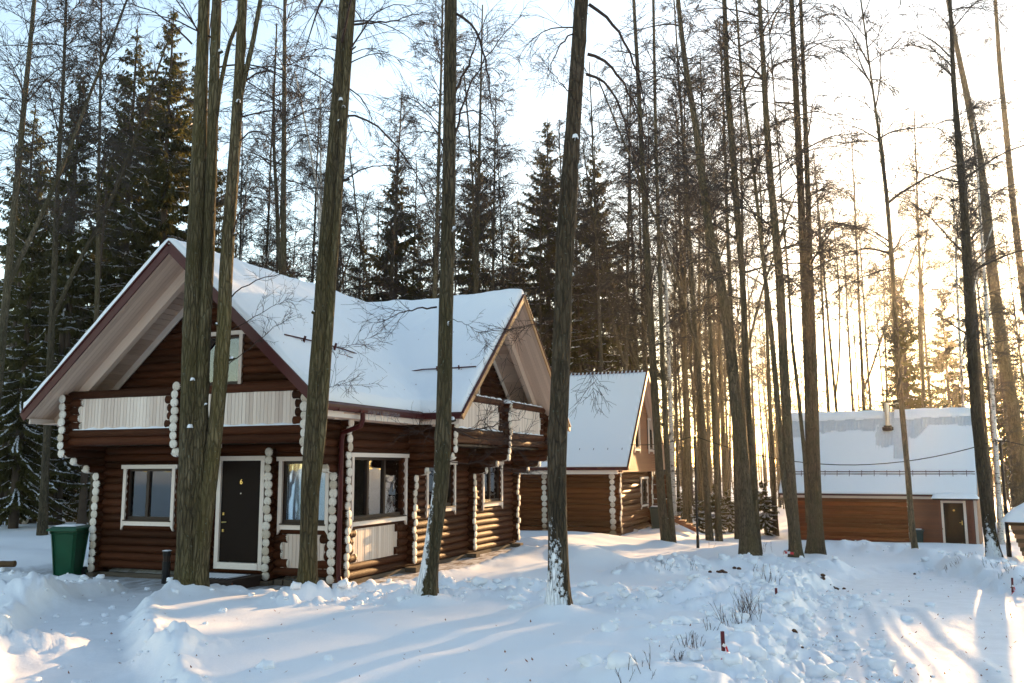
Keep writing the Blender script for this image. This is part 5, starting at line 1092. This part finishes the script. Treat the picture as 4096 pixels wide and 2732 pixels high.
for i, (a, b_, w_, h, n, lb) in enumerate([
    (2995, 2470, 110, 130, 30, 'tallest dense clump of dry stems on the hummocks left of the road'), (2930, 2505, 90, 120, 20, 'dry stems just left of the tallest clump'), (2845, 2520, 40, 60, 6, 'few thin stems on the white hummock, mid slope'), (2760, 2585, 90, 85, 16, 'low clump of dry stems left of the taped stake'),
    (2695, 2640, 60, 70, 10, 'thin dry stems at the lower left of the hummocks'), (2560, 2690, 110, 100, 6, 'scattered dry stems near the bottom edge, right of centre'), (2500, 2752, 20, 120, 3, 'single tall stem at the bottom edge of the picture'), (3085, 2335, 70, 60, 14, 'dry stems beside the brown clods behind the bank'),
    (3030, 2290, 60, 40, 8, 'small tuft of dry stems right of the brown clods'), (2660, 2278, 40, 48, 7, 'little dry tuft in the snow before the second cabin'), (2790, 2285, 50, 50, 6, 'sparse dry tuft left of the brown clods'), (2840, 2190, 30, 35, 4, 'tiny tuft right of the thin black lamp post'),
    (3070, 2210, 45, 55, 7, 'dry tuft right of the thick leaning tree'), (3840, 2240, 130, 28, 26, 'row of short dry stems before the far cabin steps'), (3960, 2270, 60, 40, 8, 'dry tuft right of the far cabin steps'), (4020, 2300, 60, 45, 10, 'dry tuft beside the right lamp post'), (4085, 2330, 50, 40, 10, 'reddish dry tuft at the right edge'), (2630, 2285, 24, 24, 5, 'smallest tuft left of the lamp post, before the cabin')]):
    shrub(a, b_, w_, h, n, lb, 500+i)
# brown clods on the snow
def clods(a, b_, wpx, n, label, seed, s0=.07):
    rng = np.random.default_rng(seed); p = ground_at(a, b_); D_ = (np.array(p)-CAM)@FW; w_ = wpx/F_PX*D_; t_ = thing('dung_heap', label, 'dung', p)
    for i in range(n):
        x, y = rng.normal(0, w_*.3), rng.normal(0, w_*.18); r = s0*rng.uniform(.3, .95); u_, v__ = np.meshgrid(np.linspace(0, np.pi, 6), np.linspace(0, 2*np.pi, 9)[:-1], indexing='ij')
        k = r*(1+.35*noise2(u_*2+i*3, v__*1.4+seed)); X = np.stack([x+k*np.sin(u_)*np.cos(v__), y+k*np.sin(u_)*np.sin(v__), ground_z(p.x+x, p.y+y)-p.z+r*.3+k*.75*np.cos(u_)], -1)
        a0 = (np.arange(5)[:, None]*8+np.arange(8)[None]).ravel(); b0 = (np.arange(5)[:, None]*8+(np.arange(8)[None]+1) % 8).ravel(); obj('clod', mesh('clod', X.reshape(-1, 3), np.stack([a0, a0+8, b0+8, b0], -1), 'dung', True), t_)
clods(2893, 2292, 60, 9, 'brown dung heap with dry stems behind the hummocks', 1); clods(2955, 2278, 24, 3, 'small brown clods right of the larger dung heap', 2); clods(3300, 2322, 70, 9, 'brown dung scattered at the bend of the road', 3, .06); clods(3182, 2535, 26, 4, 'dark clods at the foot of the ploughed bank', 4, .04); clods(3662, 2298, 12, 1, 'single dark clod in the middle of the far road', 5, .06); clods(3205, 2592, 14, 1, 'single reddish clod on the left edge of the road', 6, .035)
# fallen leaves
def litter():
    rng = np.random.default_rng(77); pts = []; zone = [((150, 4090), (2330, 2730), 150), ((3250, 4080), (2300, 2730), 120)]
    for (xa, xb), (ya, yb), n in zone:
        for _ in range(n): pts.append((rng.uniform(xa, xb), ya+(yb-ya)*rng.uniform(0, 1)**1.1))
    X = np.array([gp(a, b_) for a, b_ in pts]); z = surface(X[:, 0], X[:, 1]); acc = Acc(); P = np.stack([X[:, 0], X[:, 1], z+.012], -1); N = len(P)
    a = rng.uniform(0, 6.28, N); s = rng.uniform(.016, .042, (N, 1)); u = np.stack([np.cos(a), np.sin(a), rng.uniform(-.1, .6, N)], -1); v = np.stack([-np.sin(a), np.cos(a), rng.uniform(-.3, .3, N)], -1)
    q = np.stack([P, P+u*s*.6+v*s*.3, P+u*s*1.3+np.array([0, 0, .01]), P+u*s*.6-v*s*.3], 1).reshape(-1, 3); acc.add(q, np.arange(N*4).reshape(-1, 4)); tag(obj('fallen_leaves', acc.mesh('fallen_leaves', ['leaf'], False)), 'reddish brown leaves scattered over the snow', 'leaves', None, 'stuff')
litter()
# snow-capped stump and a timber offcut at the left edge
sp_ = ground_at(105, 2095); stp = thing('tree_stump', 'snow-capped cut stump at the far left, before the spruces', 'stump', (sp_.x, sp_.y, sp_.z-.05)); log((-.1, .1, .22), (.35, -.45, .22), .20, 'bare_log', stp, 'stem'); log_end((.35, -.45, .22), (.54, -.84, 0), .2, stp); snow_cap(.1, -.1, .28, 1.1, 1.0, .35, stp, 'cap_snow', 'snow', 9, 18, 18)
sp_ = ground_at(10, 2272); of = thing('timber_offcut', 'short piece of brown timber in the snow at the left edge', 'timber', (sp_.x, sp_.y, sp_.z+.04), .3); log((-.5, 0, .03), (.28, 0, .05), .07, 'bare_log', of, 'stem'); log_end((.28, 0, .05), (1, 0, 0), .07, of, 'bare_log')

# broken snow: chunks thrown up along the shovelled path, the trail and the ploughed bank
def snow_chunks():
    rng = np.random.default_rng(123); bm_v = []; phi = (1+5**.5)/2
    iv = np.array([(-1, phi, 0), (1, phi, 0), (-1, -phi, 0), (1, -phi, 0), (0, -1, phi), (0, 1, phi), (0, -1, -phi), (0, 1, -phi), (phi, 0, -1), (phi, 0, 1), (-phi, 0, -1), (-phi, 0, 1)]); iv /= np.linalg.norm(iv[0])
    fc = np.array([(0, 11, 5), (0, 5, 1), (0, 1, 7), (0, 7, 10), (0, 10, 11), (1, 5, 9), (5, 11, 4), (11, 10, 2), (10, 7, 6), (7, 1, 8), (3, 9, 4), (3, 4, 2), (3, 2, 6), (3, 6, 8), (3, 8, 9), (4, 9, 5), (2, 4, 11), (6, 2, 10), (8, 6, 7), (9, 8, 1)])
    # one subdivision
    V = [tuple(v) for v in iv]; mid = {}; F2 = []
    def m_(a, b):
        k = (min(a, b), max(a, b))
        if k not in mid: q = (np.array(V[a])+np.array(V[b])); q /= np.linalg.norm(q); V.append(tuple(q)); mid[k] = len(V)-1
        return mid[k]
    for a, b, c in fc: x, y, z = m_(a, b), m_(b, c), m_(c, a); F2 += [(a, x, z), (b, y, x), (c, z, y), (x, y, z)]
    V = np.array(V); F2 = np.array(F2); pts = []
    for line, n, spread in ((TRENCH, 150, 1.0), (TRAIL, 420, .65), (RIDGE, 520, .8), (BERM, 260, .55), (BERM3, 150, .9), ([(-1.2, -2.0), (6.2, -1.95)], 90, .35)):
        L = np.array(line); seg = np.linalg.norm(np.diff(L, axis=0), axis=1); cs = np.concatenate([[0], np.cumsum(seg)])
        u = rng.uniform(0, cs[-1], n); cl = rng.random(n); x = np.interp(u, cs, L[:, 0]); y = np.interp(u, cs, L[:, 1]); keep = noise2(x*.9+7, y*.9) > -.15
        x = x+rng.normal(0, spread, n); y = y+rng.normal(0, spread, n); pts += list(zip(x[keep], y[keep]))
    P = np.array(pts); z = surface(P[:, 0], P[:, 1]); N = len(P); r = np.clip(rng.lognormal(-3.25, .55, N), .015, .13); vs_ = []; fs = []
    k = 1+.22*rng.normal(0, 1, (N, len(V))); k = np.clip(k, .6, 1.5)
    W_ = V[None]*k[:, :, None]*r[:, None, None]*np.array([1.1, 1., .72])[None, None]; W_ = W_+np.stack([P[:, 0], P[:, 1], z+r*.25], -1)[:, None, :]
    Fc = (F2[None]+(np.arange(N)*len(V))[:, None, None]).reshape(-1, 3)
    tag(obj('snow_chunks', mesh('snow_chunks', W_.reshape(-1, 3), Fc, 'snow', True)), 'broken chunks of snow along path, trail and ploughed bank', 'snow', None, 'stuff')
snow_chunks()

def front_tree(key):
    t = FRONT[key]; rng = np.random.default_rng(ord(key)); f = Vector(t['foot3']); f.z = ground_z(f.x, f.y)
    org = np.array(f)-np.array([0, 0, .12]); root = thing('deciduous_tree', t['cap'], 'tree', org)
    for i, px in enumerate(t['stems']):
        P = stem_points(px, t['foot3'], 90, 20.); 
        if i == 0 or px[0][1] > 1300: P[0, 2] = min(P[0, 2], f.z-.15)
        Q = P.copy(); Q[:, :3] -= org; a = Acc(); stem_mesh(a, Q, 24, .42 if px[0][1] > 1340 else 0., .032, i*3.1+ord(key), px[0][1] > 1340); obj('trunk', a.mesh('trunk', [t['mat']]), root)
        if i < 3:
            c = Acc(); crown(rng, Q[:, :3], .45, .99, 14, 2.8, c, .5, (6, 5, 1), True, droop=.14, tw=.006); obj('crown', c.mesh('crown', ['twig_near', 'seed']), root)
        # dead stubs and the snow caught on them
        for _ in range(4 if i < 3 else 1):
            j = int(rng.uniform(.10, .55)*len(Q)); a_ = rng.choice([rng.uniform(-.9, .9), rng.uniform(0, 6.28)]); d_ = np.array([math.cos(a_), math.sin(a_), .35]); rr = Q[j, 3]; p_ = Q[j, :3]+d_*rr*.8; L_ = rng.uniform(.04, .16)
            rod('stub', p_, p_+d_*L_, rng.uniform(.012, .03), t['mat'], root); sz = rng.uniform(.02, .05); snow_cap(p_[0]+d_[0]*L_*.5, p_[1]+d_[1]*L_*.5, p_[2]+.01+L_*.2, sz*1.8, sz*1.8, sz*1.5, root, 'snow_tuft', 'snow', j, 8, 8)
    for px, r, off in t['limbs']:
        c = Acc(); branch(c, px, t['foot3'], r, rng, 16, .55+r*14, .25, off, org); obj('limb', c.mesh('limb', ['twig_near']), root)
    return root
def mid_tree(i):
    k, cap, stems = MID[i]; rng = np.random.default_rng(200+i); foot = MID_FOOT[i]; f = Vector(foot); f.z = ground_z(f.x, f.y); org = np.array(f)-np.array([0, 0, .1])
    root = thing('deciduous_tree', cap, 'tree', org)
    for j, px in enumerate(stems):
        P = stem_points(px, foot, 80, 22., .75)
        if px[0][1] > 1215: P[0, 2] = min(P[0, 2], f.z-.15)
        Q = P.copy(); Q[:, :3] -= org; a = Acc(); stem_mesh(a, Q, 16, .3 if px[0][1] > 1255 else .1, .04, i*2.3+j, True); obj('trunk', a.mesh('trunk', ['bark_mid' if i != 5 else 'bark_foot']), root)
        c = Acc(); n = (40, 36, 40, 46, 40, 64, 70, 64)[i]//(1 if j == 0 else 2); crown(rng, Q[:, :3], .32 if i < 4 else .26, .99, n, 3.4, c, .55, (7, 6, 0), True, r1=.042, droop=.12, seeds=.02, tw=.0125); obj('crown', c.mesh('crown', ['twig', 'seed']), root)
    return root

# ------------------------------------------------------------------ the wood
for k in 'abcd': front_tree(k)
for i in range(len(MID)): mid_tree(i)
# strip of red and white tape round the forked tree
ft = Vector(MID_FOOT[2]); tp = thing('barrier_tape', 'strip of red and white tape tied round the forked tree', 'tape', (ft.x, ft.y, ground_z(ft.x, ft.y)+.12))
for i in range(10): a = math.pi*(.62+.088*i); box('stripe', (.36*math.cos(a)*1.0, .36*math.sin(a), .02*math.sin(i)), (.115, .006, .07), 'tape_red' if i % 2 else 'tape_white', tp, (0, 0, a+math.pi/2))
def where(xd, D_): d = ray(xd*PXS, 1866); X = CAM+d*D_; return float(X[0]), float(X[1])
def height_to(xd, yd, D_):
    X = at_depth(xd*PXS, yd*PXS, D_); x, y = where(xd, D_); return float(X[2])-ground_z(x, y)
SP = {k: (spruce_variant(*a), a[1]) for k, a in dict(a=(31, 22., .08, 4.0, .20, 1.1), b=(32, 24., .04, 5.4, .26, 1.2), c=(33, 20., .10, 4.3, .08, 1.), d=(34, 19., .14, 4.6, .06, .9)).items()}
SP['y'] = (spruce_variant(36, 4., .02, 1.3, .40, 2.2), 4.)
def spruce(v, xd, yd, D_, label, group=None, ground=None):
    h = height_to(xd, yd, D_); x, y = where(xd, D_); plant('spruce_tree', SP[v][0], x, y, random.uniform(0, 6.28), h/SP[v][1], label, 'spruce', group)
for v, xd, yd, D_, lb in [('a', 126, 92, 37, 'spruce with a narrow pointed top at the far left'), ('b', 345, -70, 40, 'tallest dark spruce, rising out of the picture behind the left gable'), ('b', 40, 330, 34, 'broad dark spruce filling the lower left edge'), ('c', 258, -20, 43, 'spruce between the narrow-topped one and the tallest one'), ('b', 200, 300, 46, 'shorter dark spruce behind the two tall spruces at the left'), ('a', 415, 60, 47, 'spruce just left of the triple-stemmed tree, half hidden'), ('b', 95, 420, 44, 'low dark spruce in the left background'), ('c', 20, 180, 50, 'dark spruce at the left edge behind the broad one'), ('a', 300, 120, 52, 'spruce behind the tallest one, left side'), ('d', 460, 330, 56, 'spruce seen between the stems of the triple tree'),
    ('c', 902, 305, 52, 'slender spruce with brown top above the roof valley'), ('d', 818, 520, 56, 'small spruce left of the slender spruce above the roof'), ('c', 1092, 285, 58, 'golden-topped spruce right of the leaning tree, above the ridge'), ('b', 1264, 222, 55, 'broad spruce with golden top left of the stout tree'), ('c', 1378, 285, 57, 'spruce behind the stout tree, over the second cabin'), ('d', 1330, 420, 66, 'faint spruce in the gap right of the broad golden spruce'), ('d', 640, 560, 60, 'small golden spruce top behind the main ridge'), ('d', 960, 470, 62, 'pale spruce between two thin trunks above the roof'), ('c', 1180, 480, 64, 'spruce between the golden-topped one and the broad one'), ('d', 1440, 520, 70, 'faint spruce above the ridge of the second cabin'),
    ('c', 2096, 620, 56, 'spruce just left of the low sun'), ('d', 2190, 640, 80, 'spruce behind the sun glare at the right'), ('d', 2000, 860, 90, 'small spruce far behind the chimney pipe'), ('c', 2320, 700, 85, 'spruce at the far right behind the leaning trees')]: spruce(v, xd, yd, D_, lb)
for xd, yd, D_, lb in [(1600, 1130, 47, 'young snowy spruce left of the thick leaning tree'), (1640, 1110, 49, 'young snowy spruce behind the lamp post gap'), (1668, 1118, 51, 'young snowy spruce hidden by the thick leaning tree'), (1750, 1100, 50, 'young snowy spruce right of the thick leaning tree'), (1560, 1125, 52, 'young snowy spruce nearest the second cabin')]: spruce('y', xd, yd, D_, lb)
BV = [bare_variant(41, 24, .15, 'bark_mid', 62, 3.4, True, .44, .75, (7, 6, 1), True, .02, tw=.0125), bare_variant(42, 25, .13, 'bark_mid', 64, 3.0, True, .42, .8, (7, 6, 1), False, .02, tw=.0125), bare_variant(43, 22, .11, 'bark_mid', 58, 2.8, True, .46, .7, (7, 6, 1), False, .05, .13, tw=.0125), bare_variant(44, 26, .16, 'bark_mid', 60, 3.9, True, .44, .65, (7, 6, 1), True, .03, .13, tw=.0125)]
FV = [bare_variant(51, 23, .12, 'bark_far', 46, 3.0, False, .36, .8, (7, 5, 0), tw=.017), bare_variant(52, 24, .14, 'bark_far', 46, 3.2, False, .38, .7, (7, 5, 0), True, tw=.017), bare_variant(53, 20, .09, 'bark_far', 42, 2.6, False, .32, .85, (7, 5, 0), tw=.017)]
DV = [bare_variant(47, 15, .17, 'bark_spruce', 16, 1.6, False, .12, .2, (5, 4, 0), tw=.010), bare_variant(48, 17, .15, 'bark_spruce', 16, 1.8, False, .15, .1, (5, 4, 0), tw=.010)]
HV = [bare_variant(45, 25, .15, 'bark_mid', 50, 2.8, True, .58, .85, (7, 6, 1), False, .02, tw=.0125), bare_variant(46, 26, .14, 'bark_mid', 50, 3.0, True, .56, .75, (7, 6, 1), True, .02, tw=.0125)]; HF = bare_variant(54, 24, .13, 'bark_far', 40, 2.6, False, .64, .85, (7, 5, 0), tw=.017)
BI = [bare_variant(61, 24, .14, 'birch', 66, 2.8, True, .30, .95, (8, 6, 1), False, 0., .22, tw=.010), bare_variant(62, 22, .12, 'birch', 60, 2.6, True, .28, .9, (8, 6, 1), True, 0., .24, tw=.010)]
SV = [bare_variant(71, 9, .05, 'bark_far', 40, 1.6, False, .06, .8, (6, 5, 0), tw=.014), bare_variant(72, 7, .04, 'bark_far', 36, 1.5, False, .05, .7, (6, 5, 0), tw=.014), bare_variant(73, 11, .06, 'bark_far', 44, 1.8, False, .08, .85, (6, 5, 0), tw=.014)]
named = [(108, 31, 0, .95, 'pale slim tree with snowy bark at the far left'), (222, 33, 2, 1.05, 'slim forked tree before the spruces at the left'), (-25, 26, 3, .9, 'bare tree leaning in at the top left corner'), (655, 36, 3, 1.12, 'large forked tree behind the main ridge'), (590, 48, 1, 1., 'thin tree behind the triple-stemmed tree, right side'), (985, 38, 1, 1.05, 'straight slim tree left of the snow-footed leaning tree'), (1078, 44, 3, 1.05, 'tree with arching limbs right of the snow-footed leaning tree'), (1180, 50, 2, 1.05, 'thin tree above the side gable'), (1238, 52, 1, .9, 'thin tree just left of the stout tree'), (1392, 43, 1, .95, 'straight tree behind the ridge of the second cabin'), (1430, 46, 0, 1., 'tree over the right end of the second cabin roof')]
for xd, D_, v, sc, lb in named: x, y = where(xd, D_); plant('bare_tree', BV[v], x, y, random.uniform(0, 6.28), sc, lb)
for xd, D_, sc, lb in [(735, 42, 1.05, 'birch with black and white bark behind the two-stemmed tree'), (2285, 44, .95, 'birch beside the right lamp post'), (2215, 50, 1., 'birch just right of the low sun'), (1545, 50, 1., 'birch deep in the wood behind the lamp post'), (520, 46, .9, 'birch seen between the stems of the triple tree')]: x, y = where(xd, D_); plant('birch_tree', BI[random.randrange(2)], x, y, random.uniform(0, 6.28), sc, lb, 'birch')
def clear(x, y, pad=1.):
    if -1.5-pad < x < 8.8+pad and -3 < y < 11+pad: return False
    if -2-pad < x-H2[0] < 1+pad and -1.5 < y-H2[1] < 8: return False
    lx = (x-H3[0])*c_+(y-H3[1])*s_; ly = -(x-H3[0])*s_+(y-H3[1])*c_
    return not (-8.6-pad < lx < 1+pad and -1.6 < ly < 7+pad)
def sunny(x, y):
    # the gap in the wood through which the low sun reaches the snow before the house and the near road
    k = math.tan(SUN_AZ)*(y+6); return 2.2 < x-k < 11.5 or 14 < x-k < 19
def lit_wall(x, y): return 3.3 < x-math.tan(SUN_AZ)*(y+6) < 5.3
for i, (xd, D_) in enumerate([(470, 52), (545, 47), (612, 55), (700, 50), (768, 46), (836, 58), (872, 49), (932, 54), (1042, 50), (1122, 47), (1150, 56), (1212, 60), (1300, 48), (1342, 54), (60, 58), (175, 60)]):
    x, y = where(xd, D_)
    if clear(x, y): plant('bare_tree', BV[(i*3+2) % 4], x, y, random.uniform(0, 6.28), random.uniform(.85, 1.05), 'tall bare tree with fine twigs behind the roof of the log house', 'tree', 'tall bare trees behind the log house')
# stems of the middle wood, thickest right of the second cabin
right = [1452, 1470, 1487, 1560, 1578, 1596, 1612, 1626, 1640, 1655, 1692, 1760, 1778, 1795, 1905, 1935, 1960, 1985, 2010, 2040, 2075, 2120, 2150, 2240, 2262, 2330, 1575, 1600, 1645, 1705, 1470, 1500]
for i, xd in enumerate(right):
    D_ = (40, 47, 54, 44, 60, 50, 66)[i % 7] + (14 if xd > 1850 else 0); x, y = where(xd+random.uniform(-4, 4), D_)
    if lit_wall(x, y): x, y = where(xd+9, D_+5)
    if clear(x, y) and not lit_wall(x, y): plant('bare_tree', HV[i % 2] if sunny(x, y) else BV[(i*3+1) % 4], x, y, random.uniform(0, 6.28), random.uniform(.9, 1.08), 'tall slim bare tree in the wood right of the second cabin', 'tree', 'tall bare trees of the middle wood')
n = 0
for _ in range(900):
    xd = random.uniform(-180, 2520); D_ = random.uniform(56, 135)
    if xd < 460 and (D_ < 75 or random.random() < .65): continue
    x, y = where(xd, D_)
    if not clear(x, y): continue
    if (sunny(x, y) and random.random() < .6) or lit_wall(x, y): continue
    plant('bare_tree', HF if sunny(x, y) else FV[random.randrange(3)], x, y, random.uniform(0, 6.28), random.uniform(.75, 1.1), 'thin bare tree in the wood beyond the log house' if xd < 1400 else 'thin bare tree far back in the wood beyond the cabins', 'tree', 'thin trees beyond the log house' if xd < 1400 else 'thin trees beyond the cabins'); n += 1
    if n >= 235: break
n = 0
for _ in range(900):
    xd = random.uniform(-150, 2500); D_ = random.uniform(44, 100); x, y = where(xd, D_)
    if not clear(x, y) or (xd < 1400 and random.random() < .5) or (sunny(x, y) and random.random() < .85): continue
    plant('sapling', SV[random.randrange(3)], x, y, random.uniform(0, 6.28), random.uniform(.7, 1.15), 'thin sapling in the undergrowth of the wood', 'sapling', 'saplings of the wood'); n += 1
    if n >= 105: break
# dark stems under the spruces at the left
for i, (xd, D_, sc) in enumerate([(78, 39, 1.15), (140, 37, 1.0), (195, 34, .9), (20, 44, 1.), (170, 45, .9), (215, 42, .8), (48, 42, .8), (5, 36, .9), (118, 48, .9), (160, 52, .9), (232, 50, .9)]):
    x, y = where(xd, D_); plant('bare_tree', DV[i % 2], x, y, random.uniform(0, 6.28), sc, ['thickest dark trunk under the spruces at the left', 'second dark trunk, left of the green bin', 'brown trunk just behind the green bin', 'dark trunk at the left edge', 'thin dark trunk behind the brown one', 'thin trunk at the house corner behind the bin', 'thin trunk right of the left edge', 'trunk cut by the left edge', 'faint trunk deep under the spruces', 'far trunk left of the house corner', 'far trunk hidden by the house corner'][i])
# the far wood: it closes the view as one mass
def far_wood():
    rng = np.random.default_rng(9); acc = Acc(); N = 900; xd = rng.uniform(-400, 2750, N); D_ = rng.uniform(120, 240, N); d = np.stack([ray(a*PXS, 1866) for a in xd]); X = CAM[None]+d*D_[:, None]; z = surface(X[:, 0], X[:, 1])
    h = rng.uniform(11, 21, N); P = np.zeros((N, 5, 3))
    for k in range(5): P[:, k] = np.stack([X[:, 0]+rng.normal(0, .15, N)*k, X[:, 1]+rng.normal(0, .15, N)*k, z-.3+h*k/4], -1)
    acc.add(*tubes(P, np.linspace(1, .15, 5)[None]*rng.uniform(.09, .2, (N, 1)), 4))
    M = 17; idx = np.repeat(np.arange(N), M); t = rng.uniform(.12, 1, len(idx)); p, tan = along(P[idx], t); az = rng.uniform(0, 6.28, len(idx)); el = rng.uniform(.1, 1.2, len(idx))
    dd = np.stack([np.cos(az)*np.cos(el), np.sin(az)*np.cos(el), np.sin(el)], -1); B = grow(rng, p, dd, rng.uniform(1., 3.4, len(idx))*(1.15-.7*t), 3, .15, .1); acc.add(*tubes(B, taper(rng.uniform(.012, .03, len(idx)), 3, .4), 3))
    tag(obj('far_wood', acc.mesh('far_wood', ['bark_far'])), 'brown mass of the far bare wood closing the background', 'wood', None, 'stuff')
far_wood()

# the wood behind the place the photograph was taken from: the windows mirror it and it closes off the low sky
def near_wood():
    rng = np.random.default_rng(19); acc = Acc(); N = 300; a = math.atan2(-FW[1], -FW[0])+rng.uniform(-.95, .95, N); R_ = rng.uniform(22, 80, N); X = np.stack([CAM[0]+R_*np.cos(a), CAM[1]+R_*np.sin(a)], -1)
    d = X-CAM[:2]; ok = (d@RT[:2]/(d@FW[:2]+1e-6) > 1.0) | (d@FW[:2] < 2); ok &= ~((np.abs(X[:, 0]-2) < 7) & (X[:, 1] > -4) & (X[:, 1] < 14)); ok &= np.abs(np.cross(FW[:2], d/np.linalg.norm(d, axis=1)[:, None])) < 2; X = X[ok]; R_ = R_[ok]; N = len(X)
    z = surface(X[:, 0], X[:, 1]); h = rng.uniform(14, 24, N); P = np.zeros((N, 6, 3))
    for k in range(6): P[:, k] = np.stack([X[:, 0]+rng.normal(0, .12, N)*k, X[:, 1]+rng.normal(0, .12, N)*k, z-.3+h*k/5], -1)
    acc.add(*tubes(P, np.linspace(1, .15, 6)[None]*rng.uniform(.10, .24, (N, 1)), 5))
    M = 18; idx = np.repeat(np.arange(N), M); t = rng.uniform(.15, 1, len(idx)); p, tan = along(P[idx], t); az = rng.uniform(0, 6.28, len(idx)); el = rng.uniform(-.1, 1.1, len(idx))
    dd = np.stack([np.cos(az)*np.cos(el), np.sin(az)*np.cos(el), np.sin(el)], -1); B = grow(rng, p, dd, rng.uniform(1., 3.4, len(idx))*(1.15-.7*t), 3, .15, .1); acc.add(*tubes(B, taper(rng.uniform(.012, .03, len(idx)), 3, .4), 3))
    q = B.reshape(-1, 3)[rng.random(len(B)*3) < .8]; leaves(rng, q, .5, acc, 1)
    tag(obj('near_wood', acc.mesh('near_wood', ['bark_far', 'needle'])), 'dark mixed wood mirrored in the window panes', 'wood', None, 'stuff')
near_wood()

# thin haze volume, added for the warm glow round the low sun
hz = bpy.data.materials.new('haze'); hz.use_nodes = True; t_ = hz.node_tree; t_.nodes.clear(); o_ = t_.nodes.new('ShaderNodeOutputMaterial'); v_ = t_.nodes.new('ShaderNodeVolumePrincipled')
v_.inputs['Color'].default_value = (1, .97, .93, 1); v_.inputs['Density'].default_value = .00045; v_.inputs['Anisotropy'].default_value = .84; t_.links.new(v_.outputs[0], o_.inputs['Volume']); MATS['haze'] = hz
tag(box2('haze', (-420, -160, -4.5), (420, 420, 34), 'haze'), 'thin haze added for the glow round the low sun', 'haze', None, 'stuff')
